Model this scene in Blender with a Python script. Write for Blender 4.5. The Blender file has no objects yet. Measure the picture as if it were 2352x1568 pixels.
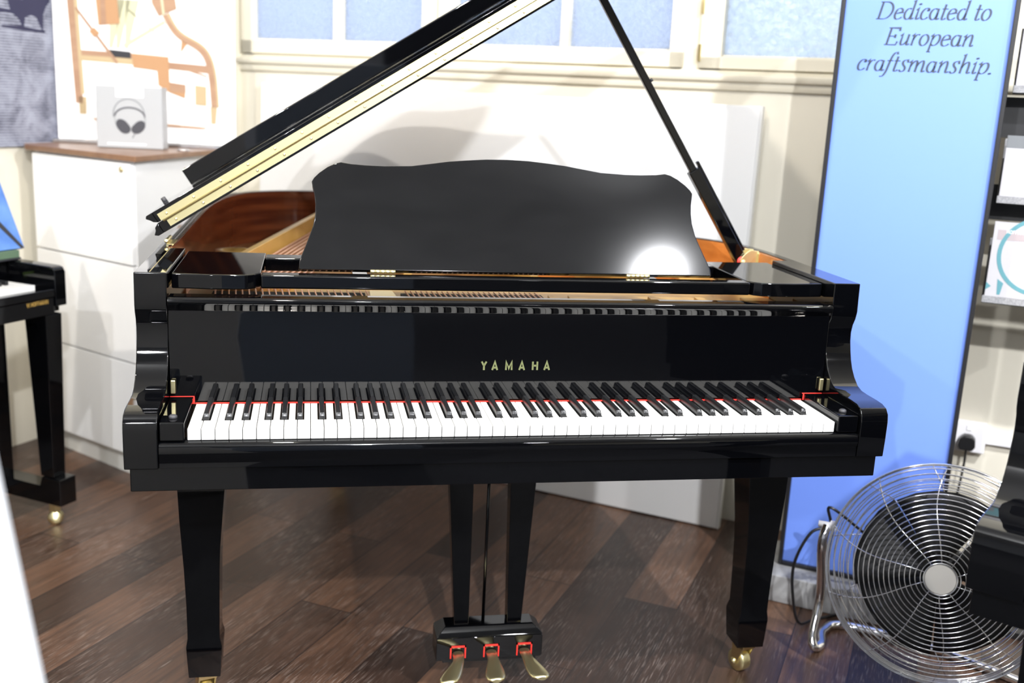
import bpy, bmesh, math, random
from mathutils import Vector, Matrix, noise
random.seed(7)
C = bpy.context.scene.collection
PI = math.pi
rad = math.radians

# ------------------------------------------------------------------ materials
def mat(name):
    m = bpy.data.materials.new(name); m.use_nodes = True
    nt = m.node_tree; b = nt.nodes['Principled BSDF']
    return m, nt, b

def simple(name, col, rough=.5, metal=0., spec=.5, coat=0., coat_r=.03, bump=None, trans=0., alpha=1.):
    m, nt, b = mat(name)
    b.inputs['Base Color'].default_value = (*col, 1)
    b.inputs['Roughness'].default_value = rough
    b.inputs['Metallic'].default_value = metal
    b.inputs['Specular IOR Level'].default_value = spec
    b.inputs['Coat Weight'].default_value = coat
    b.inputs['Coat Roughness'].default_value = coat_r
    b.inputs['Transmission Weight'].default_value = trans
    b.inputs['Alpha'].default_value = alpha
    if bump:
        sc, st, dist = bump
        tc = nt.nodes.new('ShaderNodeTexCoord'); n = nt.nodes.new('ShaderNodeTexNoise')
        n.inputs['Scale'].default_value = sc; n.inputs['Detail'].default_value = 4
        bp = nt.nodes.new('ShaderNodeBump'); bp.inputs['Strength'].default_value = st; bp.inputs['Distance'].default_value = dist
        nt.links.new(tc.outputs['Object'], n.inputs['Vector']); nt.links.new(n.outputs['Fac'], bp.inputs['Height'])
        nt.links.new(bp.outputs['Normal'], b.inputs['Normal'])
    return m

def noisy(name, c1, c2, scale=(1, 1, 1), nscale=5, rough=.4, detail=6, ramp=(.35, .65), coat=0., metal=0., bump=0., rough2=None, coords='Object', rot=(0, 0, 0), spec=.5):
    m, nt, b = mat(name)
    tc = nt.nodes.new('ShaderNodeTexCoord'); mp = nt.nodes.new('ShaderNodeMapping')
    mp.inputs['Scale'].default_value = scale; mp.inputs['Rotation'].default_value = rot
    n = nt.nodes.new('ShaderNodeTexNoise'); n.inputs['Scale'].default_value = nscale; n.inputs['Detail'].default_value = detail
    r = nt.nodes.new('ShaderNodeValToRGB')
    r.color_ramp.elements[0].position = ramp[0]; r.color_ramp.elements[0].color = (*c1, 1)
    r.color_ramp.elements[1].position = ramp[1]; r.color_ramp.elements[1].color = (*c2, 1)
    L = nt.links
    L.new(tc.outputs[coords], mp.inputs['Vector']); L.new(mp.outputs['Vector'], n.inputs['Vector'])
    L.new(n.outputs['Fac'], r.inputs['Fac']); L.new(r.outputs['Color'], b.inputs['Base Color'])
    b.inputs['Roughness'].default_value = rough; b.inputs['Metallic'].default_value = metal
    b.inputs['Specular IOR Level'].default_value = spec
    b.inputs['Coat Weight'].default_value = coat; b.inputs['Coat Roughness'].default_value = .04
    if bump:
        bp = nt.nodes.new('ShaderNodeBump'); bp.inputs['Strength'].default_value = bump; bp.inputs['Distance'].default_value = .002
        L.new(n.outputs['Fac'], bp.inputs['Height']); L.new(bp.outputs['Normal'], b.inputs['Normal'])
    return m

M = {}
M['lacquer'] = simple('black_lacquer', (.0012, .0013, .0018), .03, spec=.62, coat=0., coat_r=.02)
M['satin'] = noisy('satin_black', (.0045, .0047, .0052), (.0060, .0062, .0068), (1, 6, 1), 8, rough=.085, spec=.30)
M['black'] = simple('matte_black', (.003, .003, .0035), .6, spec=.3)
M['brass'] = simple('polished_brass', (.95, .85, .48), .36, metal=1.)
M['brassd'] = simple('brass_dark', (.85, .72, .38), .28, metal=1.)
M['letter'] = simple('brass_letter', (.42, .46, .22), .35, metal=.85)
M['white_key'] = simple('white_key', (.80, .80, .78), .18, coat=.3)
M['black_key'] = simple('black_key', (.010, .0105, .0115), .30)
M['red'] = simple('red_felt', (.75, .03, .02), .9)
M['redrub'] = simple('red_rubber', (.7, .05, .04), .5)
M['mahog'] = noisy('mahogany_inner', (.12, .022, .008), (.30, .075, .024), (.6, .6, 14), 4, rough=.22, coat=.35)
M['maple'] = noisy('orange_veneer', (.42, .13, .025), (.58, .21, .05), (2, 2, 9), 3, rough=.2, coat=.35)
M['gold'] = noisy('gold_plate', (.66, .40, .10), (.76, .48, .15), (1, 1, 1), 6, rough=.38, metal=.35)
M['soundboard'] = noisy('soundboard', (.35, .18, .06), (.45, .25, .09), (1, 14, 1), 3, rough=.3)
M['copper'] = simple('copper_string', (.86, .50, .33), .3, metal=.8)
M['steel'] = simple('steel', (.75, .76, .78), .2, metal=1.)
M['chrome'] = simple('chrome', (.80, .80, .82), .12, metal=1.)
M['alu'] = simple('brushed_disc', (.74, .72, .68), .45, metal=.35)
M['greyrub'] = simple('grey_rubber', (.045, .045, .05), .5)
M['cream'] = noisy('cream_paint', (.72, .68, .57), (.75, .71, .60), (1, 1, 1), 3, rough=.45, bump=.05)
M['cream2'] = simple('cream_frame_paint', (.74, .70, .58), .4)
M['white'] = simple('white_laminate', (.84, .84, .83), .3)
M['panel'] = simple('white_panel', (.86, .86, .85), .35)
M['added_rug'] = noisy('added_charcoal_carpet', (.012, .012, .014), (.022, .022, .025), (1, 1, 1), 60, rough=.95)
M['slate'] = simple('slate_blue_reflection_panel', (.26, .31, .40), .7)
M['ceil'] = simple('ceiling_white', (.8, .8, .79), .8)
M['greywall'] = simple('pale_wall', (.62, .66, .74), .7)
M['darkwall'] = simple('dark_wall', (.03, .03, .033), .6)
M['ctop'] = noisy('brown_worktop', (.20, .095, .045), (.25, .125, .06), (1, 12, 1), 3, rough=.3, rot=(0, 0, .7))
M['brochure'] = simple('brochure_paper', (.48, .47, .49), .4)
M['paper'] = simple('white_paper', (.88, .88, .88), .5)
M['signw'] = simple('sign_white', (.60, .62, .65), .5)
M['carton'] = simple('pale_grey_carton', (.40, .41, .42), .45)
M['print_grey'] = simple('print_grey', (.05, .05, .06), .5)
M['print_lgrey'] = simple('print_light_grey', (.17, .18, .19), .5)
M['wood_p'] = noisy('printed_wood', (.33, .19, .115), (.38, .23, .14), (1, 1, 8), 4, rough=.6)
M['wood_o'] = simple('printed_orange_wood', (.42, .23, .11), .6)
M['wood_c'] = simple('printed_cream_wood', (.46, .35, .20), .6)
M['wood_g'] = simple('printed_pale_green', (.52, .51, .34), .6)
M['ink'] = simple('print_black', (.02, .02, .025), .6)
M['navy'] = simple('print_navy', (.022, .022, .06), .6)
M['posterframe'] = simple('black_frame', (.012, .012, .014), .4)
M['posterblue'] = simple('poster_blue', (.155, .275, .80), .55)
M['text'] = simple('poster_text', (.035, .05, .075), .6)
M['stone'] = noisy('grey_stone', (.26, .26, .26), (.38, .38, .38), (1, 1, 1), 14, rough=.8, bump=.4)
M['skirting'] = simple('painted_skirting', (.70, .69, .64), .45)
M['plastic'] = simple('white_plastic', (.78, .77, .79), .35)
M['blackplastic'] = simple('black_plastic', (.01, .01, .011), .35)
M['bluebook'] = noisy('blue_cover', (.06, .15, .42), (.14, .28, .62), (1, 1, 1), 9, rough=.3)
M['green'] = simple('dark_green', (.10, .16, .10), .5)
M['greensheet'] = simple('green_strip', (.12, .2, .03), .6)
M['rackblack'] = simple('rack_black', (.012, .012, .013), .45)
M['greytray'] = noisy('speckled_grey', (.22, .22, .23), (.34, .34, .35), (1, 1, 1), 300, rough=.6)
M['teal'] = simple('teal_print', (.10, .27, .31), .5)
M['pink'] = simple('pale_pink_print', (.40, .34, .35), .5)
M['goldtext'] = simple('gold_print', (.60, .38, .10), .4, metal=.5)
M['whiteprint'] = simple('white_print', (.9, .9, .9), .5)
M['crystal'] = simple('clear_film', (.9, .9, .9), .12, trans=0., alpha=.16)
M['redled'] = simple('red_mark', (.8, .12, .1), .5)
M['creamfelt'] = simple('cream_felt', (.85, .62, .50), .9)

# frosted, pebbled window glass lit from outside by the sky
def glass_mat(name, sc, tint):
    m = bpy.data.materials.new(name); m.use_nodes = True; nt = m.node_tree
    for n in list(nt.nodes): nt.nodes.remove(n)
    o = nt.nodes.new('ShaderNodeOutputMaterial'); tr = nt.nodes.new('ShaderNodeBsdfTranslucent'); gl = nt.nodes.new('ShaderNodeBsdfGlossy')
    mx = nt.nodes.new('ShaderNodeMixShader'); mx.inputs[0].default_value = .06
    tr.inputs['Color'].default_value = (*tint, 1); gl.inputs['Roughness'].default_value = .15
    tc = nt.nodes.new('ShaderNodeTexCoord'); v = nt.nodes.new('ShaderNodeTexVoronoi'); v.inputs['Scale'].default_value = sc
    nz = nt.nodes.new('ShaderNodeTexNoise'); nz.inputs['Scale'].default_value = sc * 1.3; nz.inputs['Detail'].default_value = 5
    ad = nt.nodes.new('ShaderNodeMath'); ad.operation = 'ADD'
    bp = nt.nodes.new('ShaderNodeBump'); bp.inputs['Strength'].default_value = .9; bp.inputs['Distance'].default_value = .01
    rp = nt.nodes.new('ShaderNodeValToRGB')
    rp.color_ramp.elements[0].position = .35; rp.color_ramp.elements[0].color = tuple(t * .92 for t in tint) + (1,)
    rp.color_ramp.elements[1].position = .62; rp.color_ramp.elements[1].color = (*tint, 1)
    L = nt.links
    L.new(tc.outputs['Object'], v.inputs['Vector']); L.new(tc.outputs['Object'], nz.inputs['Vector'])
    L.new(v.outputs['Distance'], ad.inputs[0]); L.new(nz.outputs['Fac'], ad.inputs[1]); L.new(ad.outputs[0], bp.inputs['Height'])
    L.new(nz.outputs['Fac'], rp.inputs['Fac']); L.new(rp.outputs['Color'], tr.inputs['Color'])
    L.new(bp.outputs['Normal'], tr.inputs['Normal']); L.new(bp.outputs['Normal'], gl.inputs['Normal'])
    L.new(tr.outputs[0], mx.inputs[1]); L.new(gl.outputs[0], mx.inputs[2]); L.new(mx.outputs[0], o.inputs['Surface'])
    return m
M['glass'] = glass_mat('frosted_glass', 90, (.84, .88, .96))
M['glass2'] = glass_mat('pebbled_glass', 45, (.86, .90, .94))

# floor planks
def floor_mat():
    m, nt, b = mat('dark_wood_planks'); L = nt.links; N = nt.nodes.new
    tc = N('ShaderNodeTexCoord'); mp = N('ShaderNodeMapping'); mp.vector_type = 'POINT'
    mp.inputs['Rotation'].default_value = (0, 0, rad(-56.8)); mp.inputs['Location'].default_value = (.3, -.021 + .152 * 20, 0)
    L.new(tc.outputs['Object'], mp.inputs['Vector'])
    br = N('ShaderNodeTexBrick'); br.offset = .37; br.offset_frequency = 2
    br.inputs['Scale'].default_value = 1; br.inputs['Brick Width'].default_value = 1.15; br.inputs['Row Height'].default_value = .152
    br.inputs['Mortar Size'].default_value = .0017; br.inputs['Mortar Smooth'].default_value = .1; br.inputs['Bias'].default_value = 0
    br.inputs['Color1'].default_value = (0, 0, 0, 1); br.inputs['Color2'].default_value = (1, 1, 1, 1); br.inputs['Mortar'].default_value = (.5, .5, .5, 1)
    L.new(mp.outputs['Vector'], br.inputs['Vector'])
    pc = N('ShaderNodeValToRGB'); e = pc.color_ramp.elements
    e[0].position = 0; e[0].color = (.030, .016, .011, 1); e[1].position = 1; e[1].color = (.150, .080, .046, 1)
    x = e.new(.5); x.color = (.062, .034, .023, 1); x = e.new(.75); x.color = (.115, .060, .036, 1)
    L.new(br.outputs['Color'], pc.inputs['Fac'])
    m2 = N('ShaderNodeMapping'); m2.inputs['Scale'].default_value = (1.6, 26, 1); L.new(mp.outputs['Vector'], m2.inputs['Vector'])
    g = N('ShaderNodeTexNoise'); g.inputs['Scale'].default_value = 3; g.inputs['Detail'].default_value = 8; g.inputs['Distortion'].default_value = .4
    L.new(m2.outputs['Vector'], g.inputs['Vector'])
    gr = N('ShaderNodeMapRange'); gr.inputs['From Min'].default_value = .3; gr.inputs['From Max'].default_value = .7
    gr.inputs['To Min'].default_value = .62; gr.inputs['To Max'].default_value = 1.38; L.new(g.outputs['Fac'], gr.inputs['Value'])
    mul = N('ShaderNodeMix'); mul.data_type = 'RGBA'; mul.blend_type = 'MULTIPLY'; mul.inputs['Factor'].default_value = 1
    L.new(pc.outputs['Color'], mul.inputs['A']); L.new(gr.outputs['Result'], mul.inputs['B'])
    # large blotches of wear
    bl = N('ShaderNodeTexNoise'); bl.inputs['Scale'].default_value = 3.2; bl.inputs['Detail'].default_value = 4; L.new(mp.outputs['Vector'], bl.inputs['Vector'])
    # fine pale scratches along the planks
    m3 = N('ShaderNodeMapping'); m3.inputs['Scale'].default_value = (11, 190, 1); m3.inputs['Rotation'].default_value = (0, 0, rad(3)); L.new(mp.outputs['Vector'], m3.inputs['Vector'])
    sn = N('ShaderNodeTexNoise'); sn.inputs['Scale'].default_value = 1.6; sn.inputs['Detail'].default_value = 5; L.new(m3.outputs['Vector'], sn.inputs['Vector'])
    sr = N('ShaderNodeValToRGB'); sr.color_ramp.elements[0].position = .53; sr.color_ramp.elements[1].position = .66
    L.new(sn.outputs['Fac'], sr.inputs['Fac'])
    br2 = N('ShaderNodeValToRGB'); br2.color_ramp.elements[0].position = .40; br2.color_ramp.elements[1].position = .66
    L.new(bl.outputs['Fac'], br2.inputs['Fac'])
    sm = N('ShaderNodeMath'); sm.operation = 'MULTIPLY'; L.new(sr.outputs['Color'], sm.inputs[0]); L.new(br2.outputs['Color'], sm.inputs[1])
    # second scratch set crossing
    m4 = N('ShaderNodeMapping'); m4.inputs['Scale'].default_value = (4, 60, 1); m4.inputs['Rotation'].default_value = (0, 0, rad(28)); L.new(mp.outputs['Vector'], m4.inputs['Vector'])
    s4 = N('ShaderNodeTexNoise'); s4.inputs['Scale'].default_value = 2; s4.inputs['Detail'].default_value = 3; L.new(m4.outputs['Vector'], s4.inputs['Vector'])
    r4 = N('ShaderNodeValToRGB'); r4.color_ramp.elements[0].position = .69; r4.color_ramp.elements[1].position = .75; L.new(s4.outputs['Fac'], r4.inputs['Fac'])
    add = N('ShaderNodeMath'); add.operation = 'MAXIMUM'; L.new(sm.outputs[0], add.inputs[0]); L.new(r4.outputs['Color'], add.inputs[1])
    am = N('ShaderNodeMath'); am.operation = 'MULTIPLY'; am.inputs[1].default_value = .55; L.new(add.outputs[0], am.inputs[0])
    mx = N('ShaderNodeMix'); mx.data_type = 'RGBA'; mx.inputs['B'].default_value = (.38, .31, .27, 1)
    L.new(am.outputs[0], mx.inputs['Factor']); L.new(mul.outputs['Result'], mx.inputs['A'])
    mo = N('ShaderNodeMix'); mo.data_type = 'RGBA'; mo.inputs['B'].default_value = (.02, .012, .01, 1)
    L.new(br.outputs['Fac'], mo.inputs['Factor']); L.new(mx.outputs['Result'], mo.inputs['A'])
    L.new(mo.outputs['Result'], b.inputs['Base Color'])
    rr = N('ShaderNodeMapRange'); rr.inputs['To Min'].default_value = .22; rr.inputs['To Max'].default_value = .48; L.new(g.outputs['Fac'], rr.inputs['Value'])
    L.new(rr.outputs['Result'], b.inputs['Roughness'])
    bp = N('ShaderNodeBump'); bp.inputs['Strength'].default_value = .25; bp.inputs['Distance'].default_value = .001
    L.new(g.outputs['Fac'], bp.inputs['Height']); L.new(bp.outputs['Normal'], b.inputs['Normal'])
    return m
M['floor'] = floor_mat()

def mural_mat():
    m, nt, b = mat('engraved_mural_print'); L = nt.links; N = nt.nodes.new
    tc = N('ShaderNodeTexCoord')
    mp = N('ShaderNodeMapping'); mp.inputs['Scale'].default_value = (1, 1, 1); L.new(tc.outputs['Object'], mp.inputs['Vector'])
    w = N('ShaderNodeTexWave'); w.wave_type = 'BANDS'; w.bands_direction = 'Z'; w.inputs['Scale'].default_value = 33; w.inputs['Distortion'].default_value = .8; w.inputs['Detail'].default_value = 2
    L.new(mp.outputs['Vector'], w.inputs['Vector'])
    n = N('ShaderNodeTexNoise'); n.inputs['Scale'].default_value = 9; n.inputs['Detail'].default_value = 9; n.inputs['Roughness'].default_value = .7; n.inputs['Distortion'].default_value = .5; L.new(mp.outputs['Vector'], n.inputs['Vector'])
    mu = N('ShaderNodeMath'); mu.operation = 'MULTIPLY_ADD'; mu.inputs[1].default_value = .34; L.new(w.outputs['Fac'], mu.inputs[0]); L.new(n.outputs['Fac'], mu.inputs[2])
    r = N('ShaderNodeValToRGB'); e = r.color_ramp.elements; e[0].position = .48; e[0].color = (.02, .02, .05, 1); e[1].position = .76; e[1].color = (.36, .38, .46, 1)
    L.new(mu.outputs[0], r.inputs['Fac']); L.new(r.outputs['Color'], b.inputs['Base Color']); b.inputs['Roughness'].default_value = .5
    return m
M['mural'] = mural_mat()

# ------------------------------------------------------------------ mesh builder
class MB:
    def __init__(s): s.v = []; s.f = []; s.m = []; s.sm = []
    def add(s, vs, fs, mi=0, smooth=False):
        o = len(s.v); s.v += [tuple(v) for v in vs]
        for f in fs: s.f.append([i + o for i in f]); s.m.append(mi); s.sm.append(smooth)
        return s
    def box(s, x0, x1, y0, y1, z0, z1, mi=0):
        vs = [(x, y, z) for z in (z0, z1) for y in (y0, y1) for x in (x0, x1)]
        return s.add(vs, [(0, 2, 3, 1), (4, 5, 7, 6), (0, 1, 5, 4), (2, 6, 7, 3), (0, 4, 6, 2), (1, 3, 7, 5)], mi)
    def loft(s, rings, mi=0, smooth=False, cap=True, closed=True):
        n = len(rings[0]); vs = [p for r in rings for p in r]; fs = []
        for k in range(len(rings) - 1):
            for i in range(n if closed else n - 1):
                j = (i + 1) % n
                fs.append((k * n + i, k * n + j, (k + 1) * n + j, (k + 1) * n + i))
        s.add(vs, fs, mi, smooth)
        if cap:
            o = len(s.v) - len(vs)
            s.f.append([o + i for i in range(n)][::-1]); s.m.append(mi); s.sm.append(False)
            s.f.append([o + (len(rings) - 1) * n + i for i in range(n)]); s.m.append(mi); s.sm.append(False)
        return s
    def prism(s, poly, axis, a, b, mi=0, smooth=False):
        def P(p, t):
            if axis == 'x': return (t, p[0], p[1])
            if axis == 'y': return (p[0], t, p[1])
            return (p[0], p[1], t)
        return s.loft([[P(p, a) for p in poly], [P(p, b) for p in poly]], mi, smooth)
    def tube(s, pts, r, n=10, mi=0, closed=False, rr=None):
        pts = [Vector(p) for p in pts]; rings = []; up = None
        m = len(pts)
        for i, p in enumerate(pts):
            if closed: t = pts[(i + 1) % m] - pts[i - 1]
            else: t = pts[min(i + 1, m - 1)] - pts[max(i - 1, 0)]
            t.normalize()
            if up is None:
                up = Vector((0, 0, 1)) if abs(t.z) < .9 else Vector((1, 0, 0))
            a = t.cross(up).normalized(); b = a.cross(t).normalized(); up = b
            q = rr[i] if rr else r
            rings.append([p + a * math.cos(2 * PI * k / n) * q + b * math.sin(2 * PI * k / n) * q for k in range(n)])
        if closed: rings.append(rings[0])
        return s.loft(rings, mi, True, cap=not closed)
    def lathe(s, prof, c=(0, 0, 0), axis=(0, 0, 1), n=24, mi=0, smooth=True):
        c = Vector(c); ax = Vector(axis).normalized(); u = ax.orthogonal().normalized(); w = ax.cross(u)
        rings = [[c + ax * h + (u * math.cos(2 * PI * k / n) + w * math.sin(2 * PI * k / n)) * r for k in range(n)] for r, h in prof]
        return s.loft(rings, mi, smooth)
    def xf(s, mtx, start=0):
        for i in range(start, len(s.v)): s.v[i] = tuple(mtx @ Vector(s.v[i]))
        return s
    def build(s, name, mats, parent=None, bevel=0., seg=2, auto=40, kind=None, label=None, cat=None, group=None):
        me = bpy.data.meshes.new(name); me.from_pydata(s.v, [], s.f)
        mats = mats if isinstance(mats, (list, tuple)) else [mats]
        for q in mats: me.materials.append(q)
        for p, mi, sm in zip(me.polygons, s.m, s.sm): p.material_index = mi; p.use_smooth = sm
        bm = bmesh.new(); bm.from_mesh(me); bmesh.ops.recalc_face_normals(bm, faces=bm.faces); bm.to_mesh(me); bm.free()
        me.validate(); me.update()
        o = bpy.data.objects.new(name, me); C.objects.link(o)
        if parent: o.parent = parent
        if bevel:
            for p in me.polygons: p.use_smooth = True
            bv = o.modifiers.new('Bevel', 'BEVEL'); bv.width = bevel; bv.segments = seg; bv.limit_method = 'ANGLE'; bv.angle_limit = rad(auto)
            bv.harden_normals = True
            if bevel >= .001: bv.use_clamp_overlap = True
        if kind: o['kind'] = kind
        if label: o['label'] = label
        if cat: o['category'] = cat
        if group: o['group'] = group
        return o

def thing(name, label, cat, loc=(0, 0, 0), rz=0, group=None):
    o = bpy.data.objects.new(name, None); C.objects.link(o); o.empty_display_size = .1
    o.location = loc; o.rotation_euler = (0, 0, rz); o['label'] = label; o['category'] = cat
    if group: o['group'] = group
    return o

def dup(root, loc, rz, label=None, group=None):
    r = root.copy(); C.objects.link(r); r.location = loc; r.rotation_euler = (0, 0, rz)
    if label: r['label'] = label
    if group: r['group'] = group
    for ch in list(root.children):
        c = ch.copy(); C.objects.link(c); c.parent = r
        for g in ch.children:
            d = g.copy(); C.objects.link(d); d.parent = c
    return r

def catmull(pts, k=6, closed=False):
    out = []; n = len(pts); P = [Vector(p) for p in pts]
    rng = range(n if closed else n - 1)
    for i in rng:
        if closed: p0, p1, p2, p3 = P[i - 1], P[i], P[(i + 1) % n], P[(i + 2) % n]
        else: p0, p1, p2, p3 = P[max(i - 1, 0)], P[i], P[i + 1], P[min(i + 2, n - 1)]
        for j in range(k):
            t = j / k
            out.append(.5 * ((2 * p1) + (-p0 + p2) * t + (2 * p0 - 5 * p1 + 4 * p2 - p3) * t * t + (-p0 + 3 * p1 - 3 * p2 + p3) * t ** 3))
    if not closed: out.append(P[-1])
    return out

# ---- pen lettering : strokes with a broad nib, glyph box height 1 = ascender, x-height .62
def bez(p0, p1, p2, p3, n=10):
    return [tuple((1 - t) ** 3 * a + 3 * (1 - t) ** 2 * t * b + 3 * (1 - t) * t * t * c + t ** 3 * d for a, b, c, d in zip(p0, p1, p2, p3)) for t in [i / n for i in range(n + 1)]]
def arc(cx, cy, rx, ry, a0, a1, n=16):
    return [(cx + rx * math.cos(rad(a0 + (a1 - a0) * i / n)), cy + ry * math.sin(rad(a0 + (a1 - a0) * i / n))) for i in range(n + 1)]
X = .60
SERIF = {
 'D': (.86, [[(.16, .02), (.16, .92)], [(.04, .015), (.34, .015)], [(.04, .925), (.34, .925)], [(.3, .925)] + arc(.38, .47, .36, .455, 90, -90, 18) + [(.3, .015)]]),
 'E': (.70, [[(.16, .02), (.16, .92)], [(.04, .015), (.6, .015), (.64, .2)], [(.04, .925), (.58, .925), (.6, .76)], [(.16, .48), (.46, .48)], [(.46, .38), (.46, .58)]]),
 'e': (.47, [[(.07, .30), (.38, .38)] + arc(.235, .44, .145, .15, -20, 130, 8) + bez((.14, .555), (.0, .4), (.03, .01), (.21, .01), 12) + bez((.21, .01), (.3, .01), (.36, .06), (.42, .13), 6)]),
 'd': (.54, [arc(.23, .30, .18, .29, 60, 300, 18) + bez((.32, .05), (.36, .1), (.38, .2), (.40, .35), 5), [(.30, .97), (.40, 1.0), (.40, .12)] + bez((.40, .12), (.40, -.01), (.46, 0), (.54, .09), 6)]),
 'i': (.27, [[(.03, .5), (.12, .6), (.12, .12)] + bez((.12, .12), (.12, -.02), (.2, 0), (.27, .1), 6), arc(.13, .82, .022, .022, 0, 360, 10)]),
 'c': (.43, [arc(.34, .50, .025, .03, 0, 360, 8), [(.37, .53)] + bez((.34, .58), (.2, .68), (.05, .5), (.05, .28), 12) + bez((.05, .28), (.05, -.02), (.26, -.06), (.40, .14), 10)]),
 'a': (.53, [arc(.23, .30, .18, .29, 60, 300, 18) + bez((.32, .05), (.36, .1), (.38, .2), (.39, .35), 5), [(.38, .60), (.39, .12)] + bez((.39, .12), (.40, -.01), (.46, 0), (.53, .09), 6)]),
 't': (.33, [[(.14, .82), (.13, .12)] + bez((.13, .12), (.13, -.03), (.24, -.01), (.31, .1), 7), [(.02, .58), (.31, .58)]]),
 'o': (.50, [arc(.24, .30, .19, .295, 0, 360, 26)]),
 'u': (.56, [[(.02, .5), (.11, .6), (.11, .2)] + bez((.11, .2), (.11, -.07), (.28, -.02), (.39, .22), 8), [(.41, .60), (.41, .12)] + bez((.41, .12), (.41, -.01), (.48, 0), (.55, .09), 6)]),
 'r': (.40, [[(.02, .5), (.11, .6), (.11, .0)], [(.11, .3)] + bez((.14, .42), (.2, .58), (.28, .64), (.37, .56), 8)]),
 'p': (.54, [[(.02, .5), (.11, .6), (.11, -.32)], [(.03, -.325), (.22, -.325)], [(.12, .35)] + bez((.18, .52), (.28, .64), (.46, .64), (.46, .36), 10) + bez((.46, .36), (.46, .05), (.24, -.06), (.12, .09), 10)]),
 'n': (.57, [[(.02, .5), (.11, .6), (.11, .0)], [(.11, .3)] + bez((.16, .45), (.42, .85), (.42, .45), (.42, .12), 12) + bez((.42, .12), (.42, -.01), (.49, 0), (.56, .09), 6)]),
 'm': (.86, [[(.02, .5), (.11, .6), (.11, .0)], [(.11, .3)] + bez((.16, .45), (.40, .85), (.40, .45), (.40, .0), 12), [(.40, .3)] + bez((.45, .45), (.70, .85), (.70, .45), (.70, .12), 12) + bez((.70, .12), (.70, -.01), (.77, 0), (.84, .09), 6)]),
 'h': (.57, [[(.02, .97), (.11, 1.0), (.11, .0)], [(.11, .3)] + bez((.16, .45), (.42, .85), (.42, .45), (.42, .12), 12) + bez((.42, .12), (.42, -.01), (.49, 0), (.56, .09), 6)]),
 'f': (.34, [[(.42, .93)] + bez((.38, 1.04), (.18, 1.05), (.16, .75), (.13, .1), 14) + bez((.13, .1), (.1, -.2), (.02, -.36), (-.12, -.28), 8), [(.02, .58), (.31, .58)]]),
 's': (.42, [[(.36, .5)] + bez((.33, .64), (.08, .66), (.08, .46), (.20, .34), 9) + bez((.20, .34), (.38, .2), (.30, -.04), (.12, .01), 9) + [(.04, .10)]]),
 '.': (.22, [arc(.08, .04, .024, .024, 0, 360, 10)]),
 ' ': (.26, []),
}
def S(*segs): return list(segs)
SANS = {
 'Y': (.62, [[(.04, 1), (.31, .5)], [(.58, 1), (.31, .5)], [(.31, .5), (.31, 0)]]),
 'A': (.66, [[(.04, 0), (.33, 1), (.62, 0)], [(.16, .28), (.50, .28)]]),
 'M': (.82, [[(.08, 0), (.08, 1), (.41, .18), (.74, 1), (.74, 0)]]),
 'H': (.68, [[(.08, 0), (.08, 1)], [(.60, 0), (.60, 1)], [(.08, .52), (.60, .52)]]),
 'W': (1.0, [[(.03, 1), (.25, 0), (.50, .9), (.75, 0), (.97, 1)]]),
 'O': (.78, [arc(.39, .5, .32, .5, 0, 360, 20)]),
 'F': (.56, [[(.08, 0), (.08, 1), (.52, 1)], [(.08, .52), (.45, .52)]]),
 'N': (.74, [[(.08, 0), (.08, 1), (.66, 0), (.66, 1)]]),
 '.': (.3, [[(.1, .02), (.18, .02)]]),
 ' ': (.4, []),
 'T': (.6, [[(.02, 1), (.58, 1)], [(.3, 1), (.3, 0)]]), 'S': (.6, [bez((.55, .85), (.3, 1.15), (-.15, .7), (.3, .5)) + bez((.3, .5), (.75, .3), (.3, -.15), (.03, .15))]),
 'R': (.62, [[(.08, 0), (.08, 1), (.35, 1)] + arc(.35, .76, .2, .24, 90, -90, 8) + [(.08, .52)], [(.3, .52), (.58, 0)]]),
}
def lettering(mb, text, font, h, w, thin, thick, nib=35, slant=0., depth=.0006, track=0., mi=0, sx=1.):
    """letters in the local xz plane facing -y, starting at x=0, baseline z=0; returns width"""
    x = 0.
    for ch in text:
        adv, strokes = font[ch]
        for st in strokes:
            pts = [(x + (p[0] * sx + p[1] * slant) * h, p[1] * h) for p in st]
            cl = len(pts) > 4 and (Vector(pts[0]) - Vector(pts[-1])).length < 1e-6
            q = []
            for i, p in enumerate(pts):
                a = Vector(pts[i - 1]) if i else (Vector(pts[-2]) if cl else Vector(p)); c = Vector(pts[i + 1]) if i < len(pts) - 1 else (Vector(pts[1]) if cl else Vector(p)); b = Vector(p)
                d1 = (b - a); d2 = (c - b)
                if d1.length < 1e-9: d1 = d2
                if d2.length < 1e-9: d2 = d1
                d1.normalize(); d2.normalize(); t = (d1 + d2)
                t = d1 if t.length < 1e-6 else t.normalized()
                cosh = max(.45, t.dot(d1))
                ang = math.degrees(math.atan2(t.y, t.x))
                wd = (thin + (thick - thin) * abs(math.sin(rad(ang - nib)))) * h / 2 / cosh
                nrm = Vector((-t.y, t.x)); q.append((b + nrm * wd, b - nrm * wd))
            rings = [[(l.x, -depth, l.y), (r.x, -depth, r.y), (r.x, 0, r.y), (l.x, 0, l.y)] for l, r in q]
            mb.loft(rings, mi)
        x += (adv * sx + track) * h
    return x

# =================================================================== ROOM
WA = rad(-35); WP = Vector((.924, 1.255, 0)); WE = Vector((math.cos(WA), math.sin(WA), 0)); WN = Vector((-math.sin(WA), math.cos(WA), 0))
def wl(s, d, z=0.):   # point in wall frame: s along window wall, d towards the room
    return WP + WE * s - WN * d + Vector((0, 0, z))
WM = Matrix.Translation(WP) @ Matrix.Rotation(WA, 4, 'Z')   # local x along wall, y into wall (away from room)
SL, SR, DB, HC = -2.43, 5.6, 6.8, 3.1

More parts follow.
